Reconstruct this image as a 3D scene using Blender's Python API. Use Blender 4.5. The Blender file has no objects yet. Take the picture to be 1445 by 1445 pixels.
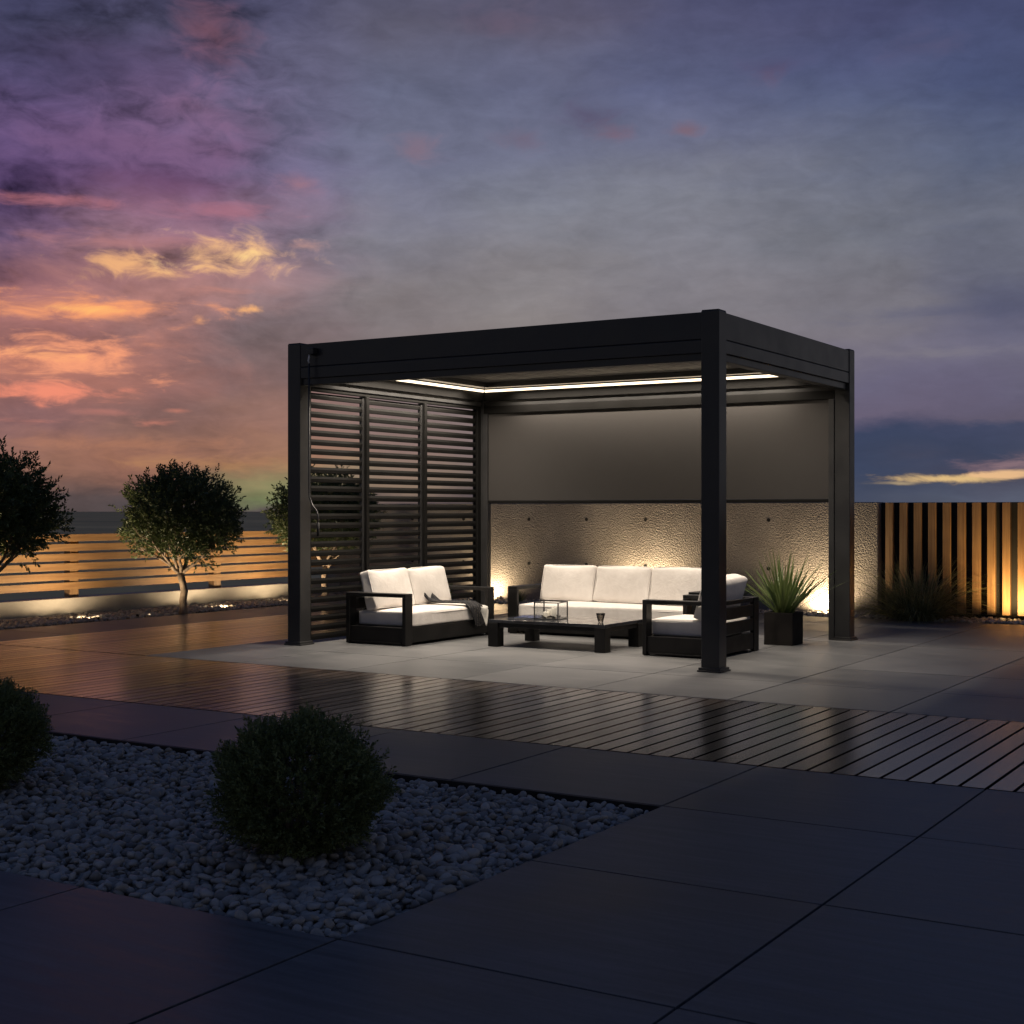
import bpy, math, random
import numpy as np
from mathutils import Vector, Matrix

random.seed(7)
rng = np.random.default_rng(11)
S = bpy.context.scene
COL = S.collection
PI = math.pi
R = math.radians

# ------------------------------------------------------------------ helpers
def lin(c):
    c = c / 255.0
    return c / 12.92 if c <= 0.04045 else ((c + 0.055) / 1.055) ** 2.4

def srgb(r, g, b):
    return (lin(r), lin(g), lin(b), 1.0)


class MB:
    """collects geometry and links it as ONE mesh object"""

    def __init__(self):
        self.v, self.f = [], []

    def box(self, x0, x1, y0, y1, z0, z1):
        n = len(self.v)
        self.v += [(x0, y0, z0), (x1, y0, z0), (x1, y1, z0), (x0, y1, z0),
                   (x0, y0, z1), (x1, y0, z1), (x1, y1, z1), (x0, y1, z1)]
        for q in ((0, 3, 2, 1), (4, 5, 6, 7), (0, 1, 5, 4), (1, 2, 6, 5), (2, 3, 7, 6), (3, 0, 4, 7)):
            self.f.append(tuple(n + i for i in q))
        return self

    def prism(self, prof, axis, a0, a1):
        """extrude a closed 2D profile along an axis"""
        n = len(self.v)
        k = len(prof)
        for a in (a0, a1):
            for p, q in prof:
                self.v.append((a, p, q) if axis == 'x' else (p, a, q) if axis == 'y' else (p, q, a))
        for i in range(k):
            j = (i + 1) % k
            self.f.append((n + i, n + j, n + k + j, n + k + i))
        self.f.append(tuple(n + i for i in range(k))[::-1])
        self.f.append(tuple(n + k + i for i in range(k)))
        return self

    def tube(self, pts, rad, n=8, cap=True):
        pts = [Vector(p) for p in pts]
        if not hasattr(rad, '__len__'):
            rad = [rad] * len(pts)
        base = len(self.v)
        ref = None
        for i, p in enumerate(pts):
            d = (pts[min(i + 1, len(pts) - 1)] - pts[max(i - 1, 0)])
            d = d.normalized() if d.length > 1e-9 else Vector((0, 0, 1))
            if ref is None:
                ref = d.orthogonal().normalized()
            u = (ref - d * ref.dot(d))
            u = u.normalized() if u.length > 1e-6 else d.orthogonal().normalized()
            ref = u
            w = d.cross(u)
            for k in range(n):
                a = 2 * PI * k / n
                self.v.append(tuple(p + (u * math.cos(a) + w * math.sin(a)) * rad[i]))
        for i in range(len(pts) - 1):
            for k in range(n):
                a = base + i * n + k
                b = base + i * n + (k + 1) % n
                self.f.append((a, b, b + n, a + n))
        if cap:
            self.f.append(tuple(base + k for k in range(n))[::-1])
            e = base + (len(pts) - 1) * n
            self.f.append(tuple(e + k for k in range(n)))
        return self

    def lathe(self, prof, n=24, c=(0, 0, 0)):
        base = len(self.v)
        for r, z in prof:
            for k in range(n):
                a = 2 * PI * k / n
                self.v.append((c[0] + r * math.cos(a), c[1] + r * math.sin(a), c[2] + z))
        for i in range(len(prof) - 1):
            for k in range(n):
                a = base + i * n + k
                b = base + i * n + (k + 1) % n
                self.f.append((a, b, b + n, a + n))
        self.f.append(tuple(base + k for k in range(n))[::-1])
        e = base + (len(prof) - 1) * n
        self.f.append(tuple(e + k for k in range(n)))
        return self

    def build(self, name, mat, parent=None, bevel=0, smooth=False, seg=2):
        me = bpy.data.meshes.new(name)
        me.from_pydata(self.v, [], self.f)
        return link_mesh(name, me, mat, parent, bevel, smooth, seg)


def link_mesh(name, me, mat, parent=None, bevel=0, smooth=False, seg=2):
    me.materials.append(mat)
    me.polygons.foreach_set('use_smooth', [bool(smooth)] * len(me.polygons))
    me.update()
    o = bpy.data.objects.new(name, me)
    COL.objects.link(o)
    if parent:
        o.parent = parent
    if bevel:
        b = o.modifiers.new('bevel', 'BEVEL')
        b.width = bevel
        b.segments = seg
        b.limit_method = 'ANGLE'
    return o


def np_mesh(name, V, F, tint=None):
    """V (n,3) float, F (m,k) int -> mesh"""
    me = bpy.data.meshes.new(name)
    V = np.ascontiguousarray(V, dtype=np.float32)
    F = np.ascontiguousarray(F, dtype=np.int32)
    m, k = F.shape
    me.vertices.add(len(V))
    me.vertices.foreach_set('co', V.ravel())
    me.loops.add(m * k)
    me.loops.foreach_set('vertex_index', F.ravel())
    me.polygons.add(m)
    me.polygons.foreach_set('loop_start', np.arange(0, m * k, k, dtype=np.int32))
    if tint is not None:
        at = me.attributes.new('tint', 'FLOAT', 'POINT')
        at.data.foreach_set('value', np.ascontiguousarray(tint, dtype=np.float32))
    me.update(calc_edges=True)
    me.validate()
    return me


def tag(o, label=None, cat=None, group=None, kind=None):
    if label: o['label'] = label
    if cat: o['category'] = cat
    if group: o['group'] = group
    if kind: o['kind'] = kind
    return o


def empty(name, loc=(0, 0, 0), rz=0.0):
    o = bpy.data.objects.new(name, None)
    o.empty_display_size = 0.1
    o.location = loc
    o.rotation_euler = (0, 0, rz)
    COL.objects.link(o)
    return o


def copy_tree(o, parent=None):
    c = o.copy()
    COL.objects.link(c)
    c.parent = parent
    for ch in [x for x in bpy.data.objects if x.parent == o]:
        copy_tree(ch, c)
    return c


# ------------------------------------------------------------------ materials
class NT:
    def __init__(self, tree):
        self.t = tree
        self.n = tree.nodes
        self.l = tree.links

    def node(self, typ, **kw):
        n = self.n.new(typ)
        for k, v in kw.items():
            setattr(n, k, v)
        return n

    def plug(self, sock, val):
        if isinstance(val, bpy.types.NodeSocket):
            self.l.new(val, sock)
        else:
            sock.default_value = val

    def math(self, op, a, b=None, c=None, clamp=False):
        n = self.node('ShaderNodeMath', operation=op, use_clamp=clamp)
        self.plug(n.inputs[0], a)
        if b is not None: self.plug(n.inputs[1], b)
        if c is not None: self.plug(n.inputs[2], c)
        return n.outputs[0]

    def vmath(self, op, a, b=None):
        n = self.node('ShaderNodeVectorMath', operation=op)
        self.plug(n.inputs[0], a)
        if b is not None: self.plug(n.inputs[1], b)
        return n.outputs['Value'] if op in ('LENGTH', 'DOT_PRODUCT') else n.outputs[0]

    def mix(self, f, a, b, blend='MIX'):
        n = self.node('ShaderNodeMix', data_type='RGBA', blend_type=blend)
        self.plug(n.inputs[0], f)
        self.plug(n.inputs[6], a)
        self.plug(n.inputs[7], b)
        return n.outputs[2]

    def rng(self, v, a, b, c=0.0, d=1.0, interp='SMOOTHSTEP'):
        n = self.node('ShaderNodeMapRange', interpolation_type=interp)
        self.plug(n.inputs[0], v)
        for i, x in enumerate((a, b, c, d)):
            n.inputs[1 + i].default_value = x
        return n.outputs[0]

    def noise(self, vec, scale, detail=4, rough=0.5, dist=0.0):
        n = self.node('ShaderNodeTexNoise')
        if vec is not None: self.l.new(vec, n.inputs['Vector'])
        n.inputs['Scale'].default_value = scale
        n.inputs['Detail'].default_value = detail
        n.inputs['Roughness'].default_value = rough
        n.inputs['Distortion'].default_value = dist
        return n.outputs['Fac']

    def mapping(self, vec, scale=(1, 1, 1), loc=(0, 0, 0), rot=(0, 0, 0)):
        n = self.node('ShaderNodeMapping')
        self.l.new(vec, n.inputs[0])
        n.inputs['Location'].default_value = loc
        n.inputs['Rotation'].default_value = rot
        n.inputs['Scale'].default_value = scale
        return n.outputs[0]

    def ramp(self, fac, stops, interp='LINEAR'):
        n = self.node('ShaderNodeValToRGB')
        cr = n.color_ramp
        cr.interpolation = interp
        while len(cr.elements) < len(stops):
            cr.elements.new(0.5)
        for e, (p, c) in zip(cr.elements, stops):
            e.position = p
            e.color = c
        self.l.new(fac, n.inputs[0])
        return n.outputs[0]


def new_mat(name):
    m = bpy.data.materials.new(name)
    m.use_nodes = True
    t = NT(m.node_tree)
    b = m.node_tree.nodes['Principled BSDF']
    return m, t, b


def simple(name, col, rough=0.5, metal=0.0, var=0.15, nscale=8.0, stretch=(1, 1, 1), bump=0.0, bscale=60.0,
           bdist=0.002, rvar=0.1, spec=0.5, detail=5):
    """procedural principled material: colour and gloss vary with noise, optional bump"""
    m, t, b = new_mat(name)
    tc = t.node('ShaderNodeTexCoord').outputs['Object']
    mp = t.mapping(tc, stretch)
    n = t.noise(mp, nscale, detail, 0.6)
    a = tuple(max(0, c * (1 - var)) for c in col[:3]) + (1,)
    c = tuple(min(1, c * (1 + var)) for c in col[:3]) + (1,)
    t.l.new(t.mix(t.rng(n, 0.3, 0.7), a, c), b.inputs['Base Color'])
    t.l.new(t.rng(n, 0.25, 0.75, max(0.02, rough - rvar), min(1, rough + rvar)), b.inputs['Roughness'])
    b.inputs['Metallic'].default_value = metal
    b.inputs['Specular IOR Level'].default_value = spec
    if bump:
        bn = t.node('ShaderNodeBump')
        bn.inputs['Strength'].default_value = bump
        bn.inputs['Distance'].default_value = bdist
        t.l.new(t.noise(mp, bscale, 4, 0.6), bn.inputs['Height'])
        t.l.new(bn.outputs[0], b.inputs['Normal'])
    return m


M = {}
M['metal'] = simple('anthracite_powder_coat', (0.034, 0.034, 0.035), 0.33, 0.0, 0.12, 5, bump=0.15, bscale=900, bdist=0.0005, rvar=0.05, spec=0.5)
M['louver'] = simple('louver_grey_paint', (0.0065, 0.0062, 0.006), 0.6, 0.0, 0.1, 5, rvar=0.05, spec=0.15)
M['roof'] = simple('roof_louver_paint', (0.16, 0.15, 0.14), 0.5, 0.0, 0.08, 4)
M['steel'] = simple('bright_steel', (0.8, 0.8, 0.8), 0.3, 0.0, 0.05, 20)
M['fabric'] = simple('blind_fabric', (0.040, 0.0365, 0.035), 0.85, 0.0, 0.06, 3, bump=0.2, bscale=700, bdist=0.0006)
M['blackwood'] = simple('black_stained_wood', (0.0065, 0.006, 0.006), 0.5, 0.0, 0.4, 6, (1, 1, 1), 0.3, 40, 0.001, spec=0.25)
M['slate'] = simple('dark_slate_top', (0.022, 0.023, 0.027), 0.16, 0.0, 0.5, 7, (1, 3, 1), 0.25, 14, 0.002, 0.1)
M['kerb'] = simple('dark_kerb', (0.02, 0.018, 0.017), 0.6, 0.0, 0.3, 12)
M['substrate'] = simple('joint_sand', (0.008, 0.008, 0.009), 0.9, 0.0, 0.3, 30)
M['lowwall'] = simple('pale_render', (0.46, 0.43, 0.38), 0.8, 0.0, 0.12, 2.5, (1, 1, 2), 0.3, 70, 0.002)
M['backing'] = simple('black_backing_board', (0.008, 0.008, 0.009), 0.7, 0.0, 0.3, 5)
M['planter'] = simple('dark_planter', (0.009, 0.0075, 0.007), 0.6, 0.0, 0.3, 8, bump=0.2, bscale=50, spec=0.2)
M['soil'] = simple('soil', (0.02, 0.015, 0.011), 0.95, 0.0, 0.5, 60, bump=0.8, bscale=90, bdist=0.01)
M['bark'] = simple('bark', (0.27, 0.20, 0.145), 0.85, 0.0, 0.45, 30, (1, 1, 0.35), 1.0, 45, 0.012)
M['wax'] = simple('candle_wax', (0.75, 0.71, 0.62), 0.5, 0.0, 0.06, 20)
M['wick'] = simple('wick', (0.03, 0.025, 0.02), 0.9)
M['paper'] = simple('magazine_cover', (0.035, 0.05, 0.12), 0.25, 0.0, 0.7, 12)
M['pages'] = simple('magazine_pages', (0.6, 0.58, 0.54), 0.7, 0.0, 0.1, 60)
M['throw_light'] = simple('throw_lining', (0.62, 0.60, 0.55), 0.9, 0.0, 0.1, 40, bump=0.4, bscale=300, bdist=0.002)
M['lens_body'] = simple('lamp_housing', (0.006, 0.006, 0.006), 0.6, spec=0.1)
M['far'] = simple('far_ground', (0.80, 0.58, 0.27), 0.9, 0.0, 0.25, 0.05, spec=0.1)
M['driftwood'] = simple('dark_driftwood', (0.03, 0.026, 0.024), 0.8, 0, 0.4, 30)


def timber(name, dark, light, along, rough=0.5):
    m, t, b = new_mat(name)
    tc = t.node('ShaderNodeTexCoord').outputs['Object']
    sc = [26, 26, 26]
    sc['xyz'.index(along)] = 1.2
    mp = t.mapping(tc, tuple(sc))
    n1 = t.noise(mp, 1.0, 6, 0.65, 0.6)
    n2 = t.noise(t.mapping(tc, tuple(x * 5 if x > 2 else x * 2 for x in sc)), 1.0, 3, 0.6)
    n3 = t.noise(tc, 1.6, 2)
    f = t.math('ADD', t.math('MULTIPLY', n1, 0.6), t.math('MULTIPLY', n2, 0.25))
    f = t.math('ADD', f, t.math('MULTIPLY', n3, 0.3))
    t.l.new(t.mix(t.rng(f, 0.42, 0.72), dark, light), b.inputs['Base Color'])
    b.inputs['Roughness'].default_value = rough
    bn = t.node('ShaderNodeBump')
    bn.inputs['Strength'].default_value = 0.3
    bn.inputs['Distance'].default_value = 0.001
    t.l.new(n2, bn.inputs['Height'])
    t.l.new(bn.outputs[0], b.inputs['Normal'])
    return m


M['fencewood_h'] = timber('fence_wood', (0.28, 0.15, 0.065, 1), (0.46, 0.27, 0.12, 1), 'y')
M['fencewood_v'] = timber('batten_wood', (0.26, 0.15, 0.075, 1), (0.44, 0.28, 0.14, 1), 'z')


def glass_mat(name, rough=0.02, tint=(0.95, 0.97, 0.97, 1), ior=1.5):
    m, t, b = new_mat(name)
    m.node_tree.nodes.remove(b)
    out = [n for n in m.node_tree.nodes if n.type == 'OUTPUT_MATERIAL'][0]
    tr = t.node('ShaderNodeBsdfTransparent')
    tr.inputs[0].default_value = tint
    gl = t.node('ShaderNodeBsdfGlossy')
    gl.inputs['Roughness'].default_value = rough
    fr = t.node('ShaderNodeFresnel')
    fr.inputs[0].default_value = ior
    mx = t.node('ShaderNodeMixShader')
    t.l.new(t.math('MULTIPLY', fr.outputs[0], 0.5 if ior < 1.3 else 1.0), mx.inputs[0])
    t.l.new(tr.outputs[0], mx.inputs[1])
    t.l.new(gl.outputs[0], mx.inputs[2])
    t.l.new(mx.outputs[0], out.inputs[0])
    return m


M['glass'] = glass_mat('pane_glass', 0.02, (0.99, 0.995, 0.995, 1), 1.18)
M['cup'] = glass_mat('frosted_cup_glass', 0.12, (0.72, 0.70, 0.67, 1))


def emit(name, col, strength):
    m, t, b = new_mat(name)
    b.inputs['Base Color'].default_value = (0.05, 0.05, 0.05, 1)
    b.inputs['Emission Color'].default_value = col
    b.inputs['Emission Strength'].default_value = strength
    return m


M['led'] = emit('warm_led', (1.0, 0.80, 0.56, 1), 3.2)
M['lens'] = emit('lamp_lens', (1.0, 0.72, 0.38, 1), 1.0)


def cushion_mat():
    m, t, b = new_mat('cushion_canvas')
    tc = t.node('ShaderNodeTexCoord').outputs['Object']
    n = t.noise(tc, 5, 4, 0.6)
    w = t.noise(t.mapping(tc, (1, 1, 1)), 420, 2, 0.5)
    t.l.new(t.mix(t.rng(n, 0.3, 0.7), (0.64, 0.60, 0.56, 1), (0.74, 0.70, 0.66, 1)), b.inputs['Base Color'])
    b.inputs['Roughness'].default_value = 0.9
    b.inputs['Sheen Weight'].default_value = 0.15
    cr_ = t.noise(t.mapping(tc, (1, 1, 1)), 9, 3, 0.55, 1.6)
    h = t.math('ADD', t.math('MULTIPLY', n, 6.0), t.math('MULTIPLY', w, 0.35))
    h = t.math('ADD', h, t.math('MULTIPLY', cr_, 4.0))
    bn = t.node('ShaderNodeBump')
    bn.inputs['Strength'].default_value = 0.35
    bn.inputs['Distance'].default_value = 0.003
    t.l.new(h, bn.inputs['Height'])
    t.l.new(bn.outputs[0], b.inputs['Normal'])
    return m


M['cushion'] = cushion_mat()


def paving_mat():
    m, t, b = new_mat('paving_slab_stone')
    tc = t.node('ShaderNodeTexCoord').outputs['Object']
    at = t.node('ShaderNodeAttribute', attribute_name='tint')
    big = t.noise(tc, 0.9, 5, 0.6, 0.4)
    streak = t.noise(t.mapping(tc, (1.3, 16, 1)), 1.6, 6, 0.65, 0.3)
    fine = t.noise(tc, 60, 3, 0.6)
    f = t.math('ADD', t.math('MULTIPLY', big, 0.45), t.math('MULTIPLY', streak, 0.60))
    f = t.math('ADD', f, t.math('MULTIPLY', fine, 0.16))
    f = t.math('ADD', f, t.math('MULTIPLY', at.outputs['Fac'], 0.10))
    t.l.new(t.mix(t.rng(f, 0.46, 0.86), (0.080, 0.084, 0.088, 1), (0.184, 0.183, 0.186, 1)), b.inputs['Base Color'])
    t.l.new(t.rng(f, 0.4, 0.8, 0.34, 0.50), b.inputs['Roughness'])
    b.inputs['Specular IOR Level'].default_value = 0.22
    bn = t.node('ShaderNodeBump')
    bn.inputs['Strength'].default_value = 0.25
    bn.inputs['Distance'].default_value = 0.0015
    t.l.new(t.math('ADD', streak, t.math('MULTIPLY', fine, 0.5)), bn.inputs['Height'])
    t.l.new(bn.outputs[0], b.inputs['Normal'])
    return m


M['paving'] = paving_mat()


def deck_mat():
    m, t, b = new_mat('oiled_deck_boards')
    tc = t.node('ShaderNodeTexCoord').outputs['Object']
    at = t.node('ShaderNodeAttribute', attribute_name='tint')
    gr = t.noise(t.mapping(tc, (45, 1.6, 20)), 1.0, 6, 0.65, 0.5)
    big = t.noise(tc, 1.3, 3, 0.6)
    f = t.math('ADD', t.math('MULTIPLY', gr, 0.5), t.math('MULTIPLY', at.outputs['Fac'], 0.62))
    t.l.new(t.mix(t.rng(f, 0.25, 0.85), (0.030, 0.020, 0.015, 1), (0.088, 0.060, 0.044, 1)), b.inputs['Base Color'])
    r = t.math('ADD', t.math('MULTIPLY', gr, 0.03), t.math('MULTIPLY', big, 0.06))
    r = t.math('ADD', r, t.math('MULTIPLY', at.outputs['Fac'], 0.05))
    t.l.new(t.math('ADD', r, 0.155), b.inputs['Roughness'])
    b.inputs['Specular IOR Level'].default_value = 0.75
    bn = t.node('ShaderNodeBump')
    bn.inputs['Strength'].default_value = 0.05
    bn.inputs['Distance'].default_value = 0.0005
    t.l.new(gr, bn.inputs['Height'])
    t.l.new(bn.outputs[0], b.inputs['Normal'])
    return m


M['deck'] = deck_mat()


def pebble_mat():
    m, t, b = new_mat('river_pebble')
    tc = t.node('ShaderNodeTexCoord').outputs['Object']
    at = t.node('ShaderNodeAttribute', attribute_name='tint')
    n = t.noise(tc, 35, 4, 0.6)
    c = t.ramp(at.outputs['Fac'], [(0.0, (0.19, 0.18, 0.165, 1)), (0.3, (0.36, 0.345, 0.315, 1)), (0.7, (0.50, 0.475, 0.43, 1)),
                                   (0.86, (0.40, 0.33, 0.24, 1)), (1.0, (0.56, 0.54, 0.50, 1))])
    t.l.new(t.mix(t.rng(n, 0.3, 0.75, 0, 0.4), c, (0.16, 0.15, 0.15, 1)), b.inputs['Base Color'])
    b.inputs['Roughness'].default_value = 0.5
    return m


M['pebble'] = pebble_mat()


def concrete_mat():
    m, t, b = new_mat('pitted_concrete')
    tc = t.node('ShaderNodeTexCoord').outputs['Object']
    v = t.node('ShaderNodeTexVoronoi', feature='SMOOTH_F1')
    v.inputs['Scale'].default_value = 78
    v.inputs['Smoothness'].default_value = 0.6
    wv = t.mapping(tc, (1, 1, 0.8))
    dn = t.node('ShaderNodeTexNoise')
    dn.inputs['Scale'].default_value = 12
    t.l.new(wv, dn.inputs['Vector'])
    mixv = t.vmath('ADD', wv, t.vmath('SCALE', dn.outputs['Color']))
    mixv.node.inputs[1].default_value = (0, 0, 0)
    sc = t.node('ShaderNodeVectorMath', operation='SCALE')
    t.l.new(dn.outputs['Color'], sc.inputs[0])
    sc.inputs['Scale'].default_value = 0.02
    mixv = t.vmath('ADD', wv, sc.outputs[0])
    t.l.new(mixv, v.inputs['Vector'])
    fb = t.noise(wv, 72, 5, 0.65, 0.1)
    big = t.noise(wv, 3.2, 4, 0.55)
    h = t.math('ADD', t.math('MULTIPLY', v.outputs['Distance'], 0.55), t.math('MULTIPLY', fb, 0.75))
    h = t.math('ADD', h, t.math('MULTIPLY', big, 0.5))
    f = t.math('ADD', t.math('MULTIPLY', fb, 0.4), t.math('MULTIPLY', t.noise(wv, 1.4, 4, 0.6), 0.6))
    t.l.new(t.mix(t.rng(f, 0.35, 0.68), (0.24, 0.218, 0.202, 1), (0.40, 0.368, 0.345, 1)), b.inputs['Base Color'])
    b.inputs['Roughness'].default_value = 0.88
    bn = t.node('ShaderNodeBump')
    bn.inputs['Strength'].default_value = 0.9
    bn.inputs['Distance'].default_value = 0.021
    t.l.new(h, bn.inputs['Height'])
    t.l.new(bn.outputs[0], b.inputs['Normal'])
    return m


M['concrete'] = concrete_mat()


def leaf_mat(name, c0, c1, rough=0.42, trans=0.2):
    m, t, b = new_mat(name)
    at = t.node('ShaderNodeAttribute', attribute_name='tint')
    c = t.mix(at.outputs['Fac'], c0, c1)
    t.l.new(c, b.inputs['Base Color'])
    b.inputs['Roughness'].default_value = rough
    b.inputs['Specular IOR Level'].default_value = 0.35
    out = [n for n in m.node_tree.nodes if n.type == 'OUTPUT_MATERIAL'][0]
    tl = t.node('ShaderNodeBsdfTranslucent')
    t.l.new(c, tl.inputs[0])
    mx = t.node('ShaderNodeMixShader')
    mx.inputs[0].default_value = trans
    t.l.new(b.outputs[0], mx.inputs[1])
    t.l.new(tl.outputs[0], mx.inputs[2])
    t.l.new(mx.outputs[0], out.inputs[0])
    return m


M['tree_leaf'] = leaf_mat('tree_leaf', (0.050, 0.075, 0.030, 1), (0.150, 0.190, 0.080, 1), 0.38)
M['bush_leaf'] = leaf_mat('bush_leaf', (0.065, 0.095, 0.030, 1), (0.30, 0.34, 0.14, 1), 0.33, 0.3)
M['yucca_leaf'] = leaf_mat('yucca_leaf', (0.06, 0.10, 0.025, 1), (0.16, 0.20, 0.07, 1))
M['grass_leaf'] = leaf_mat('grass_leaf', (0.11, 0.13, 0.045, 1), (0.42, 0.40, 0.20, 1), 0.42, 0.28)


def throw_mat():
    m, t, b = new_mat('dark_woven_throw')
    tc = t.node('ShaderNodeTexCoord').outputs['Object']
    w = t.node('ShaderNodeTexWave', wave_type='BANDS', bands_direction='Y')
    w.inputs['Scale'].default_value = 9
    w.inputs['Distortion'].default_value = 1.5
    t.l.new(tc, w.inputs['Vector'])
    n = t.noise(tc, 90, 3, 0.6)
    f = t.math('MULTIPLY', t.rng(w.outputs['Fac'], 0.86, 0.97), t.rng(n, 0.45, 0.6))
    t.l.new(t.mix(f, (0.006, 0.006, 0.009, 1), (0.10, 0.09, 0.08, 1)), b.inputs['Base Color'])
    b.inputs['Roughness'].default_value = 0.9
    bn = t.node('ShaderNodeBump')
    bn.inputs['Strength'].default_value = 0.4
    bn.inputs['Distance'].default_value = 0.002
    t.l.new(n, bn.inputs['Height'])
    t.l.new(bn.outputs[0], b.inputs['Normal'])
    return m


M['throw'] = throw_mat()

# ------------------------------------------------------------------ camera
TH = R(31.712)
CAMX, CAMY, CAMH = 3.912, -8.970, 1.113
cam = bpy.data.cameras.new('camera')
cam.sensor_width = 36
cam.lens = 49.33
cam.shift_y = -1.0 / 1445
cam.clip_end = 20000
co = bpy.data.objects.new('camera', cam)
co.location = (CAMX, CAMY, CAMH)
co.rotation_euler = (PI / 2, 0, TH)
COL.objects.link(co)
S.camera = co
FW = (-math.sin(TH), math.cos(TH))
RT = (math.cos(TH), math.sin(TH))

# ------------------------------------------------------------------ ground and paving
GX, GY, PX, PY = 0.64, -0.28, 0.966, 0.97
XE = [GX + PX * k for k in range(-8, 9)]          # -7.09 .. 8.37
YE = [GY + PY * k for k in range(-12, 7)]         # -11.9 .. 5.54
BACK = 5.36
DECK_L, DECK_R = GX - 7 * PX, GX - 5 * PX         # -6.12, -4.19
DECK_F, DECK_B = GY - 3 * PY, GY - PY             # -3.19, -1.25
BED_R, BED_F, BED_B = GX + PX, GY - 6 * PY, GY - 4 * PY   # 1.606, -6.10, -4.16

g = MB()
g.v = [(-4000, -4000, -0.16), (4000, -4000, -0.16), (4000, 4000, -0.16), (-4000, 4000, -0.16)]
g.f = [(0, 1, 2, 3)]
tag(g.build('ground', M['far']), kind='structure')
sb = MB()
sb.box(-7.12, 8.4, BED_B + 0.0, BACK, -0.15, -0.022)
sb.box(BED_R, 8.4, -11.95, BED_B - 0.0, -0.15, -0.022)
sb.box(-7.12, BED_R, -11.95, BED_F, -0.15, -0.022)
tag(sb.build('paving_bed', M['substrate']), kind='structure')


def tile_boxes(rects, z0, z1, gap, bev, zj=0.0006):
    V, F, T = [], [], []
    for x0, x1, y0, y1 in rects:
        h = gap / 2
        x0 += h; x1 -= h; y0 += h; y1 -= h
        n = len(V)
        dz = random.uniform(-zj, zj)
        b = bev
        tl = random.random()
        V += [(x0, y0, z0), (x1, y0, z0), (x1, y1, z0), (x0, y1, z0),
              (x0, y0, z1 - b + dz), (x1, y0, z1 - b + dz), (x1, y1, z1 - b + dz), (x0, y1, z1 - b + dz),
              (x0 + b, y0 + b, z1 + dz), (x1 - b, y0 + b, z1 + dz), (x1 - b, y1 - b, z1 + dz), (x0 + b, y1 - b, z1 + dz)]
        T += [tl] * 12
        for q in ((0, 3, 2, 1), (0, 1, 5, 4), (1, 2, 6, 5), (2, 3, 7, 6), (3, 0, 4, 7),
                  (4, 5, 9, 8), (5, 6, 10, 9), (6, 7, 11, 10), (7, 4, 8, 11), (8, 9, 10, 11)):
            F.append([n + i for i in q])
    return np.array(V), np.array(F), np.array(T)


rects = []
for i in range(len(XE) - 1):
    for j in range(len(YE) - 1):
        xc, yc = (XE[i] + XE[i + 1]) / 2, (YE[j] + YE[j + 1]) / 2
        if xc < BED_R and BED_F < yc < BED_B: continue
        if DECK_F < yc < DECK_B and xc > DECK_L: continue
        if DECK_L < xc < DECK_R and yc > DECK_B: continue
        y1 = min(YE[j + 1], BACK)
        rects.append((XE[i], XE[i + 1], YE[j], y1))
V, F, T = tile_boxes(rects, -0.021, 0.0, 0.009, 0.001)
tag(link_mesh('paving', np_mesh('paving', V, F, T), M['paving']), kind='structure')

rects = []
w = PX / 9
x = DECK_L
while x < 8.3:
    rects.append((x, x + w, DECK_F + 0.006, DECK_B - 0.005))
    x += w
x = DECK_L
while x < DECK_R - 0.01:
    rects.append((x, x + w, DECK_B + 0.005, BACK))
    x += w
V, F, T = tile_boxes(rects, -0.021, 0.0, 0.016, 0.00015, 0.0004)
tag(link_mesh('deck', np_mesh('deck', V, F, T), M['deck']), kind='structure')

k = MB()
k.box(-7.12, BED_R + 0.012, BED_B - 0.014, BED_B - 0.002, -0.15, -0.001)
k.box(BED_R + 0.002, BED_R + 0.012, BED_F, BED_B - 0.016, -0.15, -0.006)
k.box(-7.12, BED_R + 0.012, BED_F + 0.002, BED_F + 0.010, -0.15, -0.006)
tag(k.build('kerb', M['kerb']), kind='structure')
gb = MB().box(-7.12, BED_R, BED_F + 0.012, BED_B - 0.016, -0.15, -0.055)
gb.box(-8.0, -7.13, -12, 5.88, -0.15, -0.015)
gb.box(-7.12, 8.4, BACK + 0.004, 5.88, -0.15, -0.015)
tag(gb.build('soil_bed', M['substrate']), kind='structure')

# pebbles ------------------------------------------------------------
def ico(sub):
    import bmesh
    bm = bmesh.new()
    bmesh.ops.create_icosphere(bm, subdivisions=sub, radius=1)
    v = np.array([x.co[:] for x in bm.verts])
    f = np.array([[x.index for x in p.verts] for p in bm.faces])
    bm.free()
    return v, f


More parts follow.
